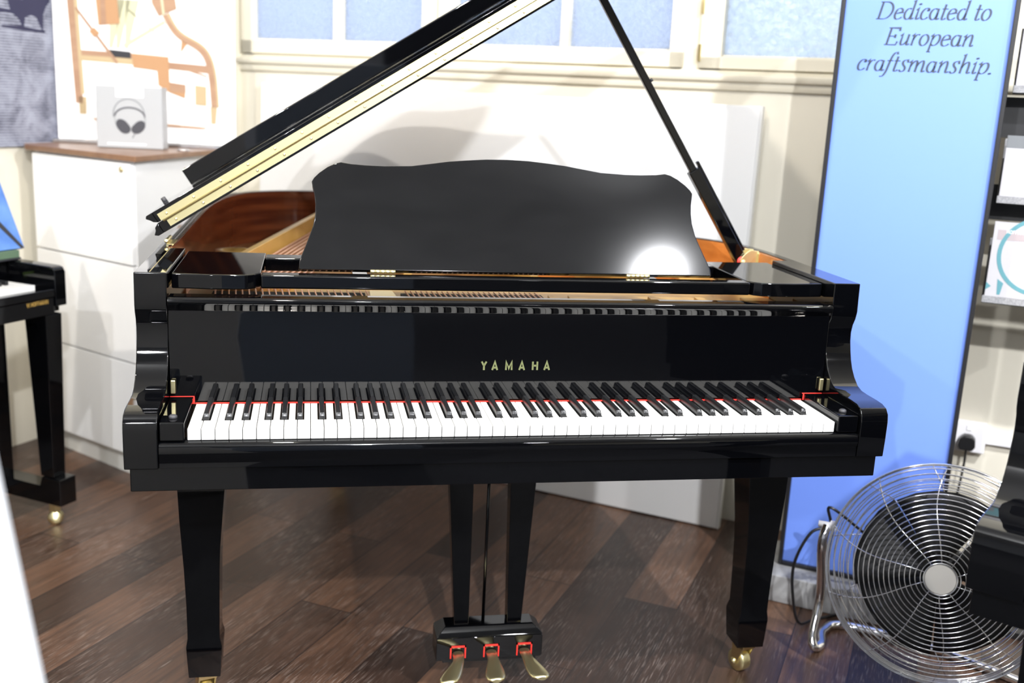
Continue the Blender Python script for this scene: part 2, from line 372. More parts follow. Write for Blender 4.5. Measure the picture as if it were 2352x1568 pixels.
def st(mb, name, m, mtx=None, bevel=0.):
    if mtx: mb.xf(mtx)
    return mb.build(name, m, bevel=bevel, kind='structure')
st(MB().box(SL - .1, SR + .1, -DB - .1, .12, -.1, 0), 'floor', M['floor'], WM)
st(MB().box(SL - .1, SR + .1, -DB - .1, .12, HC, HC + .1), 'ceiling', M['ceil'], WM)
# window openings in wall frame: (s0, s1, z0) with a common head
ZT = 2.35
WIN = [(-1.92, -1.10, 1.44), (-1.095, -.235, 1.44), (-.185, .66, 1.44)]
mb = MB()
mb.box(SL, SR, 0, .12, 0, 1.44).box(SL, SR, 0, .12, ZT, HC)
xs = [SL] + [v for w in WIN for v in w[:2]] + [SR]
for i in range(0, len(xs), 2):
    if xs[i + 1] - xs[i] > .001: mb.box(xs[i], xs[i + 1], 0, .12, 1.44, ZT)
st(mb, 'wall_back', M['cream'], WM)
st(MB().box(SL - .12, SL, -DB, .12, 0, HC), 'wall_left', M['cream'], WM)
st(MB().box(SR, SR + .12, -DB, .12, 0, HC), 'wall_right', M['cream'], WM)
# wall behind the camera : pale part, and a dark part added for the lacquer reflections
mb = MB().box(SL, 3.9 - .1, -DB - .12, -DB, 0, HC); 
st(MB().box(SL, 3.95, -DB - .12, -DB, 0, HC), 'wall_front', M['greywall'], WM)
st(MB().box(3.95, SR, -DB - .12, -DB, 0, HC), 'wall_front.001', M['darkwall'], WM)
# unseen charcoal carpet, added so the lacquer reflects a dark floor
MB().prism([(-5.5, -6.2), (5.0, -6.2), (5.0, .04), (-5.5, .04)], 'z', .0005, .006).build('added_dark_carpet', M['added_rug'], kind='structure')
# low slate-blue panel added behind the camera for the lacquer to reflect
MB().box(-.665, .0, -1.93, -1.88, .006, 1.45).build('added_reflection_panel', M['slate'], kind='structure', bevel=.003)
# window sill mouldings
mb = MB()
mb.prism([(0, 1.375), (-.012, 1.378), (-.018, 1.39), (-.018, 1.40), (-.030, 1.404), (-.034, 1.412), (-.034, 1.422), (-.01, 1.428), (0, 1.44)], 'x', -1.95, SR)
st(mb, 'trim_1', M['cream2'], WM, bevel=.001)
# left pilaster next to the windows
st(MB().box(-1.985, -1.93, -.03, 0, 0, ZT), 'trim_2', M['cream2'], WM, bevel=.002)
# shallow pilaster on the left wall beside the cabinet
st(MB().box(SL, SL + .02, -.86, -.72, 0, 1.06), 'trim_3', M['cream2'], WM, bevel=.003)
st(MB().box(SL, SL + .018, -DB, -.86, 0, .10).box(SL, SL + .010, -DB, -.86, .10, .30), 'baseboard_left', M['skirting'], WM, bevel=.003)
# windows : frame, glazing bar, panes
def window(i, s0, s1, z0, bars, gm, gl, gr, zb):
    mb = MB()
    mb.box(s0, s1, -.015, .05, z0, zb).box(s0, s1, -.015, .05, ZT - .05, ZT)
    mb.box(s0, gl, -.015, .05, z0, ZT).box(gr, s1, -.015, .05, z0, ZT)
    for a, b in bars: mb.box(a, b, -.008, .045, zb, ZT - .05)
    # inner bead
    mb.box(gl, gr, .0, .03, zb, zb + .006)
    w = st(mb, 'window_%d' % i, M['cream2'], WM, bevel=.002)
    edges = [gl] + [v for b in bars for v in b] + [gr]
    for k in range(0, len(edges), 2):
        g = MB().box(edges[k], edges[k + 1], .022, .026, zb, ZT - .05).xf(WM).build('glass_pane', gm, parent=w)
    for hz in (z0 + .10, ZT - .2):
        pass
    return w
window(1, -1.92, -1.10, 1.44, [(-1.52, -1.488)], M['glass'], -1.872, -1.157, 1.487)
window(2, -1.095, -.235, 1.44, [(-.648, -.621)], M['glass'], -1.03, -.278, 1.487)
window(3, -.185, .66, 1.44, [(.26, .29)], M['glass2'], -.115, .60, 1.475)
# hinges on the third window
for z in (1.46, 1.60):
    st(MB().box(-.187, -.178, -.022, -.012, z, z + .05), 'trim_4', M['brassd'], WM)

# leaning white panel against the window wall
pa = rad(-36)
t = thing('white_panel', 'large white panel leaning on the window wall behind the grand piano', 'panel', (.863, 1.166, 0), pa)
lean = Matrix.Rotation(rad(-2.0), 4, 'X')
mb = MB().box(-1.82, .028, 0, .022, .004, 1.335).xf(lean); mb.build('board', M['panel'], t, bevel=.003)
mb = MB().box(.029, .034, .0, .030, .004, 1.335).xf(lean); mb.build('edge_trim', M['white'], t)

# wall socket, plug, conduit
def wob(mb, name, m, bevel=.002, **k): return mb.xf(WM).build(name, m, bevel=bevel, **k)
sk = thing('wall_socket', 'white double power socket low on the wall right of the blue poster', 'socket', (0, 0, 0))
wob(MB().box(.625, .771, -.038, -.001, .374, .462), 'back_box', M['plastic'], parent=sk, bevel=.004)
wob(MB().box(.652, .664, -.042, -.038, .432, .444), 'indicator', M['redled'], parent=sk)
wob(MB().box(.666, .680, -.041, -.038, .415, .436), 'switch', M['whiteprint'], parent=sk)
wob(MB().box(.716, .730, -.041, -.038, .440, .456), 'switch', M['whiteprint'], parent=sk)
pg = thing('power_plug', 'black mains plug with its lead in the wall socket', 'plug')
mb = MB(); n = 8
mb.prism([(.703, .387), (.697, .400), (.700, .422), (.712, .432), (.732, .432), (.743, .420), (.745, .400), (.738, .387)], 'y', -.075, -.041)
wob(mb, 'plug_body', M['blackplastic'], parent=pg, bevel=.005)
pts = catmull([(.722, -.06, .39), (.722, -.062, .34), (.716, -.065, .25), (.70, -.07, .12), (.66, -.09, .02), (.5, -.16, .006)], 8)
wob(MB().tube(pts, .0035, 8), 'lead', M['blackplastic'], parent=pg, bevel=0)
wob(MB().box(.771, 1.6, -.022, -.001, .402, .424), 'cable_conduit', M['plastic'], label='white cable conduit running along the wall from the socket', cat='conduit')

# =================================================================== BLUE POSTER STAND
PA = rad(-35)
ps = thing('poster_stand', 'tall blue poster with dark italic lettering in a black frame beside the piano', 'poster', (.905, .739, 0), PA)
H0, H1, PW = .08, 1.95, .408
fr = MB(); fw, fd = .011, .03
fr.box(0, fw, -fd / 2, fd / 2, H0, H1).box(PW - fw, PW, -fd / 2, fd / 2, H0, H1).box(fw, PW - fw, -fd / 2, fd / 2, H0, H0 + fw).box(fw, PW - fw, -fd / 2, fd / 2, H1 - fw, H1)
fr.build('frame', M['posterframe'], ps, bevel=.002)
MB().box(fw, PW - fw, .0, .012, H0 + fw, H1 - fw).build('backing', M['posterframe'], ps)
face = MB().box(fw, PW - fw, -.003, .0, H0 + fw, H1 - fw).build('printed_face', M['posterblue'], ps)
mb = MB()
def line(text, s0, z, width, h):
    t0 = MB(); w = lettering(t0, text, SERIF, h, 0, .035, .115, nib=12, slant=.20, depth=.0006)
    k = width / w
    for v in t0.v: pass
    t0.xf(Matrix.Translation((s0, -.003, z)) @ Matrix.Diagonal((k, 1, 1, 1)))
    o = len(mb.v); mb.v += t0.v
    for f in t0.f: mb.f.append([i + o for i in f]); mb.m.append(0); mb.sm.append(False)
line('Dedicated to', .084, 1.556, .262, .044)
line('European', .110, 1.495, .206, .044)
line('craftsmanship.', .052, 1.432, .316, .044)
mb.build('lettering', M['text'], face)
# stone foot slab under the poster
stone = MB().box(-.06, .35, -.09, .16, 0, .079).build('stone_block', M['stone'], bevel=.004, label='rough pale grey stone block on the floor under the poster', cat='stone block')
stone.location = (.905, .739, 0); stone.rotation_euler = (0, 0, PA)

# =================================================================== BROCHURE RACK
rk = thing('brochure_rack', 'black wire brochure rack standing right of the poster', 'rack', tuple(wl(.70, .30)), PA)
mb = MB().box(-.03, .40, .03, .045, .02, 1.9)
mb2 = MB()
for z0, z1 in ((1.10, 1.16), (1.30, 1.385)): pass
fr = MB()
fr.box(-.045, -.030, .02, .05, .0, 1.95).box(.40, .415, .02, .05, .0, 1.95).box(-.045, .415, -.12, .12, 0, .02)
fr.build('rack_frame', M['rackblack'], rk, bevel=.002)
MB().box(-.03, .40, .03, .042, 1.075, 1.165).build('rack_bar', M['rackblack'], rk)
MB().box(-.03, .40, .03, .042, 1.284, 1.385).build('rack_bar', M['rackblack'], rk)
for zz in (.868, 1.122, 1.392):
    tr = MB(); tr.box(.0, .36, -.055, .028, zz, zz + .004, 0).box(.0, .36, -.058, -.055, zz + .002, zz + .02, 1).box(.0, .36, .024, .028, zz, zz + .16, 1)
    tr.build('tray', [M['rackblack'], M['greytray']], rk, bevel=.0008)
def leaflet(name, label, cat, x0, x1, zz, h, y, kind, group=None):
    e = thing(name, label, cat, tuple(wl(.70, .30)), PA, group)
    MB().box(x0, x1, y, y + .006, zz, zz + h).build('cover', M['paper'] if False else M['brochure'], e, bevel=.0005)
    p = MB(); W = x1 - x0
    if kind == 2:
        a = arc(x0 + .115, zz + .125, .10, .10, 120, 285, 24)
        p.loft([[(q[0], y - .0006, q[1]), (x0 + .115 + (q[0] - x0 - .115) * .9, y - .0006, zz + .125 + (q[1] - zz - .125) * .9), (x0 + .115 + (q[0] - x0 - .115) * .9, y, zz + .125 + (q[1] - zz - .125) * .9), (q[0], y, q[1])] for q in a if x0 <= q[0] <= x1], 0)
        p.prism([(x0 + .025, zz + .06), (x0 + .04, zz + .05), (x0 + .035, zz + .02), (x0 + .028, zz + .02)], 'y', y - .0006, y, 0)
        p.prism([(x0, zz + .05), (x0 + .012, zz + .04), (x0, zz + .03)], 'y', y - .0006, y, 0)
        p.box(x0 + .01, x1, y - .0005, y, zz + h - .045, zz + h - .02, 1)
        t0 = MB(); lettering(t0, 'HOFFMANN', SANS, .008, 0, .12, .16, depth=.0008, track=.15); t0.xf(Matrix.Translation((x0 + .03, y, zz + h - .028)))
        o = len(p.v); p.v += t0.v
        for f in t0.f: p.f.append([i + o for i in f]); p.m.append(2); p.sm.append(False)
    elif kind == 1:
        p.prism([(x0 + .002, zz + h - .002), (x1, zz + h - .002), (x1, zz + h * .62), (x0 + .002, zz + h * .7)], 'y', y - .0006, y, 0)
        p.prism([(x0 + .002, zz + h * .4), (x0 + .02, zz + h * .3), (x0 + .012, zz + .02)], 'y', y - .0006, y, 0)
    else:
        p.box(x0 + .0, x1, y - .0006, y, zz + h - .03, zz + h, 3)
    p.build('cover_print', [M['teal'], M['pink'], M['whiteprint'], M['print_lgrey']], e)
leaflet('brochure', 'white brochure with a teal ring on the lowest tray of the rack', 'brochure', .005, .215, .872, .205, -.048, 2)
leaflet('leaflet', 'plain white leaflet left of the teal booklets on the middle rack tray', 'leaflet', .004, .10, .172 + .954, .165, -.046, 0)
for k in range(3):
    leaflet('booklet', ['foremost', 'middle', 'rearmost'][2 - k] + ' teal and white booklet of the overlapping row on the middle rack tray', 'booklet', .045 + .012 * k, .19 + .012 * k, 1.126, .178 + .006 * k, -.053 - .0 * k - .0075 * k + .035 - .02 * 0, 1, 'teal booklets on the middle tray')
leaflet('folder', 'grey folder standing on the top tray of the rack', 'folder', .004, .2, 1.396, .21, -.046, 0)

# =================================================================== CABINET IN THE CORNER
cab = thing('drawer_cabinet', 'white drawer cabinet in the corner left of the piano, with a brown top', 'cabinet')
A, B, Cc, D, Ee = (-1.352, 2.069), (-.940, 1.657), (-.737, 2.215), (-.715, 2.36), (-1.09, 2.58)
poly = [A, B, Cc, D, Ee, (-1.375, 2.15)]
def inset(poly, d):
    cx = sum(p[0] for p in poly) / len(poly); cy = sum(p[1] for p in poly) / len(poly)
    out = []
    for p in poly:
        v = Vector((p[0] - cx, p[1] - cy)); L = v.length; v *= (L - d) / L; out.append((cx + v.x, cy + v.y))
    return out
MB().prism(inset(poly, .025), 'z', .085, 1.070).build('carcass', M['white'], cab)
MB().prism(inset(poly, .06), 'z', 0, .085).build('plinth', M['skirting'], cab)
MB().prism(inset(poly, -.008), 'z', 1.071, 1.089).build('worktop', M['ctop'], cab, bevel=.002)
# drawer fronts on the front face (A->B) and the side (B->C)
pi_ = inset(poly, .025); a3 = Vector((*pi_[0], 0)); b3 = Vector((*pi_[1], 0)); d3 = (b3 - a3); Lf = d3.length; ang = math.atan2(d3.y, d3.x)
FM = Matrix.Translation(a3) @ Matrix.Rotation(ang, 4, 'Z')
zs = [.088, .414, .738, 1.066]
for k in range(3):
    dr = MB().box(.003, Lf - .003, -.018, -.001, zs[k] + .003, zs[k + 1] - .003).xf(FM).build('drawer_front', M['white'], cab, bevel=.0015)
    if k == 2:
        MB().lathe([(.0, 0), (.009, 0), (.009, .004), (.006, .006), (0, .006)], (Lf - .045, -.018, 1.044), (0, -1, 0), 16).xf(FM).build('lock', M['brassd'], dr)
# mural on the left wall
def lw(d, z, off=0.): return wl(SL + off, d, z)
LM = Matrix.Translation(wl(SL, 0)) @ Matrix.Rotation(WA - PI / 2, 4, 'Z')  # local x = towards room (d), y = into room +? 
MU = thing('wall_mural', 'black and white engraved print of a carriage and horses on the left wall', 'mural')
mm = MB().box(.30, 2.4, .001, .010, 1.075, 2.4).xf(Matrix.Translation(wl(SL, 0)) @ Matrix.Rotation(WA - PI / 2, 4, 'Z'))
mur = mm.build('printed_sheet', M['mural'], MU)
sil = MB(); LMM = Matrix.Translation(wl(SL, 0)) @ Matrix.Rotation(WA - PI / 2, 4, 'Z')
def silp(pts):
    sil.prism([(.676 - x * .00215 - 0.0, 1.068 + (343 - y) * .00150) for x, y in pts][::-1], 'y', .0101, .0108) if False else sil.loft([[(.676 - x * .00215, .0101, 1.068 + (343 - y) * .0015) for x, y in pts], [(.676 - x * .00215, .0108, 1.068 + (343 - y) * .0015) for x, y in pts]])
silp([(-80, 40), (-20, 26), (10, 30), (34, 33), (30, 12), (40, 4), (58, 8), (72, -4), (90, -30), (118, -40), (112, 6), (104, 18), (98, 36), (96, 76), (90, 60), (84, 44), (74, 40), (62, 46), (58, 74), (50, 52), (40, 42), (24, 38), (8, 44), (2, 66), (-8, 76), (-20, 60), (-80, 62)])
silp([(16, 68), (54, 66), (100, 72), (100, 77), (58, 76), (16, 73)])
silp([(4, 30), (5, -40), (7, -40), (7, 30)])
sil.xf(LMM).build('printed_silhouette', M['navy'], mur)

# exploded piano board standing on the cabinet
BA = rad(4)
eb = thing('display_board', 'white board showing exploded wooden piano parts, standing on the corner cabinet', 'display board', (-1.298, 2.282, 1.0905), rad(-6))
K = .00152
BW, BH = .63, .62
MB().box(0, BW, 0, .012, .012, BH).build('board', M['paper'], eb, bevel=.001)
MB().box(-.012, BW + .004, -.03, .02, 0, .010).build('acrylic_foot', M['steel'], eb, bevel=.001)
art = MB()
def ap(pts, mi, th=.0015):
    art.prism([((x - 131) * K, .010 + (326 - y) * K) for x, y in pts], 'y', -th, 0, mi)
def band(pts, w, mi, th=.0015):
    pts = catmull([(p[0], p[1], 0) for p in pts], 6) if len(pts) > 2 else [Vector((p[0], p[1], 0)) for p in pts]
    L = []; R = []
    for i, p in enumerate(pts):
        t = (pts[min(i + 1, len(pts) - 1)] - pts[max(i - 1, 0)]).normalized(); n = Vector((-t.y, t.x, 0)) * w / 2
        L.append(p + n); R.append(p - n)
    rings = [[((l.x - 131) * K, -th, .010 + (326 - l.y) * K), ((r.x - 131) * K, -th, .010 + (326 - r.y) * K), ((r.x - 131) * K, 0, .010 + (326 - r.y) * K), ((l.x - 131) * K, 0, .010 + (326 - l.y) * K)] for l, r in zip(L, R)]
    art.loft(rings, mi)
ap([(162, -50), (182, -50), (192, 240), (175, 240)], 0); ap([(178, -50), (186, -50), (196, 218), (188, 220)], 2, .002)
ap([(182, 225), (200, 225), (198, 265), (183, 265)], 2)
ap([(192, 118), (310, 120), (310, 132), (192, 130)], 1); ap([(192, 130), (310, 132), (310, 146), (192, 142)], 2)
ap([(257, 114), (305, 117), (305, 132), (262, 130)], 5, .003); ap([(308, 120), (392, 124), (393, 206), (367, 190), (365, 157), (310, 152)], 3, .003)
ap([(392, 136), (485, 140), (485, 158), (392, 152)], 1); ap([(226, -50), (275, -50), (282, 55), (234, 60)], 3, .003)
ap([(240, -50), (250, -50), (252, 56), (240, 58)], 1, .004)
ap([(352, -50), (405, -50), (413, 15), (372, 33), (357, 5)], 1, .003); ap([(372, -50), (378, -50), (386, 30), (381, 31)], 4, .004)
band([(388, 28), (415, 70), (470, 105), (490, 150), (498, 235)], 17, 0, .003)
band([(392, 26), (420, 66), (476, 100), (498, 150), (505, 235)], 5, 2, .0035)
ap([(423, 84), (436, 92), (420, 114)], 3, .003); ap([(393, 185), (430, 188), (428, 218), (393, 206)], 3, .003); ap([(393, 182), (430, 186), (430, 205), (393, 204)], 0, .0035)
ap([(452, 186), (478, 188), (478, 233), (452, 232)], 2, .003); ap([(487, 235), (503, 236), (499, 275), (488, 275)], 2)
ap([(212, 273), (480, 284), (470, 288), (222, 281)], 3, .003); ap([(182, 25), (186, 22), (275, 140), (272, 147)], 0, .004); ap([(213, 75), (224, 66), (236, 78), (224, 88)], 3, .005)
for x0, x1, x2 in ((252, 262, 275), (270, 278, 288), (288, 298, 308)): ap([(x1 - 6, 110), (x1 + 2, 110), (x2 + 20, 0), (x1, 0)], 4, .0012)
band([(290, 105), (385, 45)], 9, 4, .001); band([(300, 20), (440, 135)], 4, 4, .0012); band([(395, 140), (480, 165)], 4, 1, .002)
art.build('printed_artwork', [M['wood_p'], M['wood_p'], M['wood_c'], M['wood_o'], M['wood_g'], M['ink'], M['goldtext']], eb)

# headphone box
hb = thing('headphone_box', 'white square box with a picture of black headphones on the cabinet top', 'box', (-1.125, 2.06, 1.0905), rad(-6))
MB().box(0, .222, 0, .075, 0, .208).build('carton', M['carton'], hb, bevel=.002)
hp = MB()
def hx(x, y): return ((x - 231) * .00141, (352 - y) * .00125)
def hband(pts, w, mi, th):
    pts = [Vector((*hx(*p), 0)) for p in pts]; rings = []
    for i, p in enumerate(pts):
        t = (pts[min(i + 1, len(pts) - 1)] - pts[max(i - 1, 0)]).normalized(); n = Vector((-t.y, t.x, 0)) * w / 2
        l = p + n; r = p - n; rings.append([(l.x, -th, l.y), (r.x, -th, r.y), (r.x, 0, r.y), (l.x, 0, l.y)])
    hp.loft(rings, mi)
hband(arc(309, 262, 37, 43, 190, -10, 24)[::1] and [(309 + 37 * math.cos(rad(a)), 262 - 43 * math.sin(rad(a))) for a in range(190, -11, -8)], .0028, 1, .0008)
hband([(311 + 36 * math.cos(rad(a)), 268 - 26 * math.sin(rad(a))) for a in range(175, -1, -8)], .0048, 0, .001)
def ell(cx, cy, rx, ry, rot, mi, th):
    pts = []
    for k in range(20):
        a = 2 * PI * k / 20; x = rx * math.cos(a); y = ry * math.sin(a)
        pts.append(hx(cx + x * math.cos(rot) - y * math.sin(rot), cy + x * math.sin(rot) + y * math.cos(rot)))
    hp.prism(pts, 'y', -th, 0, mi)
ell(294, 293, 14, 21, -.55, 0, .001); ell(332, 294, 13, 20, .6, 0, .001); ell(297, 297, 14, 17, -.7, 0, .0012); ell(327, 298, 12, 15, .7, 0, .0012)
hband([(275, 262), (276, 285), (282, 300)], .0012, 1, .0009); hband([(348, 266), (347, 285), (342, 300)], .0012, 1, .0009); hband([(322, 312), (316, 324)], .002, 0, .001)
hp.box(.035, .105 + .06, -.0006, 0, .012, .016, 2); hp.box(.068, .160, -.0006, 0, .172, .206, 2)
hp.build('printed_picture', [M['print_grey'], M['print_lgrey'], M['whiteprint']], hb)
small = MB().lathe([(0, 0), (.022, 0), (.022, .004), (0, .005)], (0, 0, 0)).build('puck', M['steel'], label='small round silver puck on the cabinet top right of the headphone box', cat='puck')
small.location = (-.835, 2.02, 1.0905)

# =================================================================== GRAND PIANO
gp = thing('grand_piano', 'black polished grand piano with propped lid in the middle of the room', 'piano', (0, 0, 0))
W, WI = .7175, .6600
ARM = [(-.013, .663), (-.015, .700), (-.0155, .735), (-.0125, .750), (-.004, .760), (.012, .765), (.035, .7665), (.070, .7670), (.095, .7685), (.113, .7745), (.130, .788), (.143, .803), (.152, .820), (.1585, .838), (.1640, .858), (.1655, .876), (.1620, .892), (.1545, .906), (.1505, .922), (.1520, .950), (.1530, .9815)]
armp = ARM + [(.46, .9815), (.46, .663)]
for s in (-1, 1):
    MB().prism(armp, 'x', s * WI, s * W).build('arm', M['lacquer'], gp, bevel=.0022, seg=3, auto=32)
# bent rim outline (outer)
OUT = [(-W, .455), (-W, .7), (-W, 1.0), (-.715, 1.25), (-.703, 1.45), (-.672, 1.64), (-.605, 1.77), (-.50, 1.845), (-.38, 1.865), (-.26, 1.83), (-.16, 1.74), (-.08, 1.61), (0.0, 1.44), (.10, 1.28), (.24, 1.15), (.40, 1.04), (.54, .94), (.64, .84), (.695, .74), (.714, .62), (W, .52), (W, .455)]
outl = [Vector((p.x, p.y)) for p in catmull([(a, b, 0) for a, b in OUT], 5)]
def offset(pl, d):
    r = []
    for i, p in enumerate(pl):
        t = (pl[min(i + 1, len(pl) - 1)] - pl[max(i - 1, 0)]).normalized(); n = Vector((-t.y, t.x))
        r.append(p - n * d)
    return r
def rimloft(d0, d1, z0, z1, m, name, bevel=0., i0=0, i1=None, pl=None):
    pl = pl or outl; a = offset(pl, d0)[i0:i1]; b = offset(pl, d1)[i0:i1]
    rings = [[(p.x, p.y, z0), (q.x, q.y, z0), (q.x, q.y, z1), (p.x, p.y, z1)] for p, q in zip(a, b)]
    return MB().loft(rings, 0, smooth=False).build(name, m, gp, bevel=bevel, auto=50)
rimloft(0, .0200, .640, .9815, M['lacquer'], 'rim', .0015)
ni = int(len(outl) * .66)
rimloft(.0204, .0300, .80, .9790, M['mahog'], 'inner_rim', 0, 0, ni)
rimloft(.0204, .0300, .80, .9790, M['maple'], 'inner_rim', 0, ni - 1, None)
# brass line of the lid hinge let into the left rim top
MB().box(-.6905, -.6893, .16, 1.3, .9816, .9822).build('rim_hinge_strip', M['brassd'], gp)
# soundboard, plate, ribs
inn = offset(outl, .0306)
pb = [(p.x, p.y) for p in inn]
MB().prism(pb, 'z', .800, .815).build('soundboard', M['soundboard'], gp)
front = MB().prism([(-.655, .245), (.655, .245), (.655, .46), (.62, .80), (.56, .84), (.50, .60), (-.60, .60), (-.655, .62)], 'z', .872, .892)
front.build('iron_plate', M['gold'], gp, bevel=.003)
def plank(name, a, b, w, z0, z1, m, parent=gp, bevel=.002):
    a = Vector(a); b = Vector(b); t = (b - a).normalized(); n = Vector((-t.y, t.x)) * w / 2
    return MB().prism([tuple(a + n), tuple(b + n), tuple(b - n), tuple(a - n)], 'z', z0, z1).build(name, m, parent, bevel=bevel)
plank('plate_rib', (-.592, .60), (-.375, 1.66), .018, .835, .930, M['gold'])
plank('plate_rib', (-.18, .58), (-.16, 1.55), .02, .85, .915, M['gold'])
plank('plate_rib', (.12, .58), (.02, 1.2), .02, .85, .915, M['gold'])
plank('plate_rib', (.40, .58), (.32, .95), .02, .85, .915, M['gold'])
MB().lathe([(.0, 0), (.05, 0), (.05, .02), (.034, .02), (.034, .004), (0, .004)], (-.60, 1.05, .872), n=20).build('plate_port', M['gold'], gp)
# bass strings
for k in range(12):
    x = -.600 + .0135 * k
    MB().tube([(x, .46, .8975), (x + .250, 1.62 - k * .01, .8975)], .0033, 6).build('string', M['copper'], gp)
# stringing seen in the slot behind the fallboard
def slotstr(x0, n, pitch, sl, mt):
    for k in range(n):
        x = x0 + pitch * k
        MB().tube([(x + sl * .05, .262, .905), (x - sl * .05, .40, .907)], .0017, 6).build('string', mt, gp)
slotstr(-.590, 24, .01345, .10, M['copper'])
slotstr(-.197, 26, .01135, .10, M['copper'])
MB().box(-.600, -.288, .300, .400, .8925, .9025).build('damper_felt', M['black'], gp)
MB().box(-.600, -.288, .274, .298, .8925, .9055).build('string_felt', M['creamfelt'], gp)
MB().box(-.600, -.288, .2985, .3015, .8925, .9065).build('string_felt', M['red'], gp)
MB().box(-.212, .096, .262, .400, .8925, .9025).build('damper_felt', M['black'], gp)
MB().prism([(-.283, .27), (-.219, .27), (-.230, .40), (-.278, .40)], 'z', .8925, .908).build('plate_boss', M['brassd'], gp, bevel=.001)
for a, b in ((.10, .135), (.145, .30), (.33, .42), (.44, .52), (.55, .64)):
    MB().prism([(a, .27), (b, .27), (b - .012, .40), (a + .012, .40)], 'z', .8925, .903).build('plate_boss', M['gold'], gp, bevel=.001)
for x in (-.52, .62): MB().box(x - .018, x + .018, .250, .262, .8925, .916).build('bumper', M['redrub'], gp)
# keybed, key slip
MB().box(-.7096, .7096, -.0015, .46, .6184, .6625).build('keybed', M['lacquer'], gp, bevel=.0018)
slip = [(.020, .664), (-.0105, .664), (-.0105, .684), (-.0125, .6865), (-.0138, .692), (-.0135, .700), (-.0105, .7065), (-.005, .710), (.002, .7105), (.020, .7105)]
MB().prism(slip, 'x', -.6592, .6592).build('key_slip', M['lacquer'], gp, bevel=.0006, auto=50)
for s in (-1, 1):
    kb = MB().box(*sorted((s * .6592, s * .6165)), -.006, .150, .7112, .7458).build('key_block', M['lacquer'], gp, bevel=.003, seg=3)
    MB().lathe([(0, 0), (.0075, 0), (.0072, .004), (.005, .006), (0, .0065)], (s * .638, .022, .7455), n=18).build('rubber_button', M['greyrub'], kb)
    MB().box(*sorted((s * .6592, s * .615)), .1525, .1545, .7459, .7471).build('felt_strip', M['red'], gp)
    MB().box(*sorted((s * .6165, s * .6140)), .1465, .1478, .7340, .7471).build('felt_strip', M['red'], gp)
MB().box(-.6135, .6135, .1510, .1545, .7325, .7345).build('felt_strip', M['red'], gp)
# keys
KW = 1.225 / 52
order = []   # 88 keys from A
names = ['A', 'A#', 'B', 'C', 'C#', 'D', 'D#', 'E', 'F', 'F#', 'G', 'G#']
seq = [names[i % 12] for i in range(88)]
off = {'C#': -.0030, 'D#': .0030, 'F#': -.0040, 'G#': 0., 'A#': .0040}
wi = 0; whites = []; blacks = []
for nme in seq:
    if '#' in nme: blacks.append(-.6125 + wi * KW + off[nme])
    else: whites.append((-.6125 + wi * KW)); wi += 1
BWD = .0105; BY = .0500; g = .0006
for i, x0 in enumerate(whites):
    l = x0 + g; r = x0 + KW - g; ll, rr = l, r
    for bx in blacks:
        if bx - BWD / 2 - .001 < rr and bx > (l + r) / 2 and bx - (r) < .008: rr = bx - BWD / 2 - .0026
        if bx + BWD / 2 + .001 > ll and bx < (l + r) / 2 and (l) - bx < .008: ll = bx + BWD / 2 + .0026
    poly = [(l, 0), (r, 0), (r, BY - .002), (rr, BY - .002), (rr, .158), (ll, .158), (ll, BY - .002), (l, BY - .002)]
    if ll == l: poly = poly[:5] + [(l, .158)]; 
    if rr == r:
        poly = [p for p in poly if p not in ((r, BY - .002),)]
    MB().prism(poly, 'z', .7115, .7323).build('white_key', M['white_key'], gp, bevel=.0008, seg=2)
for bx in blacks:
    def sec(y, w, z): return [(bx - w / 2, y, .722), (bx + w / 2, y, .722), (bx + w / 2, y, .734), (bx + w / 2 - .0005, y, z - .0015), (bx + w / 2 - .0016, y, z), (bx - w / 2 + .0016, y, z), (bx - w / 2 + .0005, y, z - .0015), (bx - w / 2, y, .734)]
    r0 = sec(BY - .0005, BWD + .0008, .7385); r1 = sec(BY + .0028, BWD, .7440); r2 = sec(.158, BWD - .0007, .7445)
    MB().loft([r0, r1, r2]).build('black_key', M['black_key'], gp, bevel=.0004)
# fallboard
FB = [(.1545, .7370), (.1545, .790), (.1550, .860), (.1560, .9060), (.1555, .9110), (.1530, .9145), (.1500, .9185), (.1470, .9225), (.1450, .9260), (.1442, .9295), (.1455, .9335), (.1500, .9362), (.190, .9362), (.190, .7370)]
fbd = MB().prism(FB, 'x', -.6590, .6590).build('fallboard', M['lacquer'], gp, bevel=.0008, auto=25)
t0 = MB(); x = 0
LW = {'Y': 0, }
mbw = MB(); positions = [(-.0700, 'Y'), (-.0440, 'A'), (-.0130, 'M'), (.0160, 'A'), (.0425, 'H'), (.0665, 'A')]
for px_, ch in [(-.0712, 'Y'), (-.0498, 'A'), (-.0230, 'M'), (.0045, 'A'), (.0310, 'H'), (.0552, 'A')]:
    t0 = MB(); lettering(t0, ch, SANS, .0170, 0, .21, .21, depth=.0012, sx=1.02)
    t0.xf(Matrix.Translation((px_, .1545, .7975)) @ Matrix.Rotation(rad(-.3), 4, 'X'))
    o = len(mbw.v); mbw.v += t0.v
    for f in t0.f: mbw.f.append([i + o for i in f]); mbw.m.append(0); mbw.sm.append(False)
mbw.build('lettering', M['letter'], fbd)
for s in (-1, 1):
    MB().box(*sorted((s * .6575, s * .6480)), .1455, .1520, .7535, .7800).build('brass_catch', M['brass'], gp, bevel=.002)
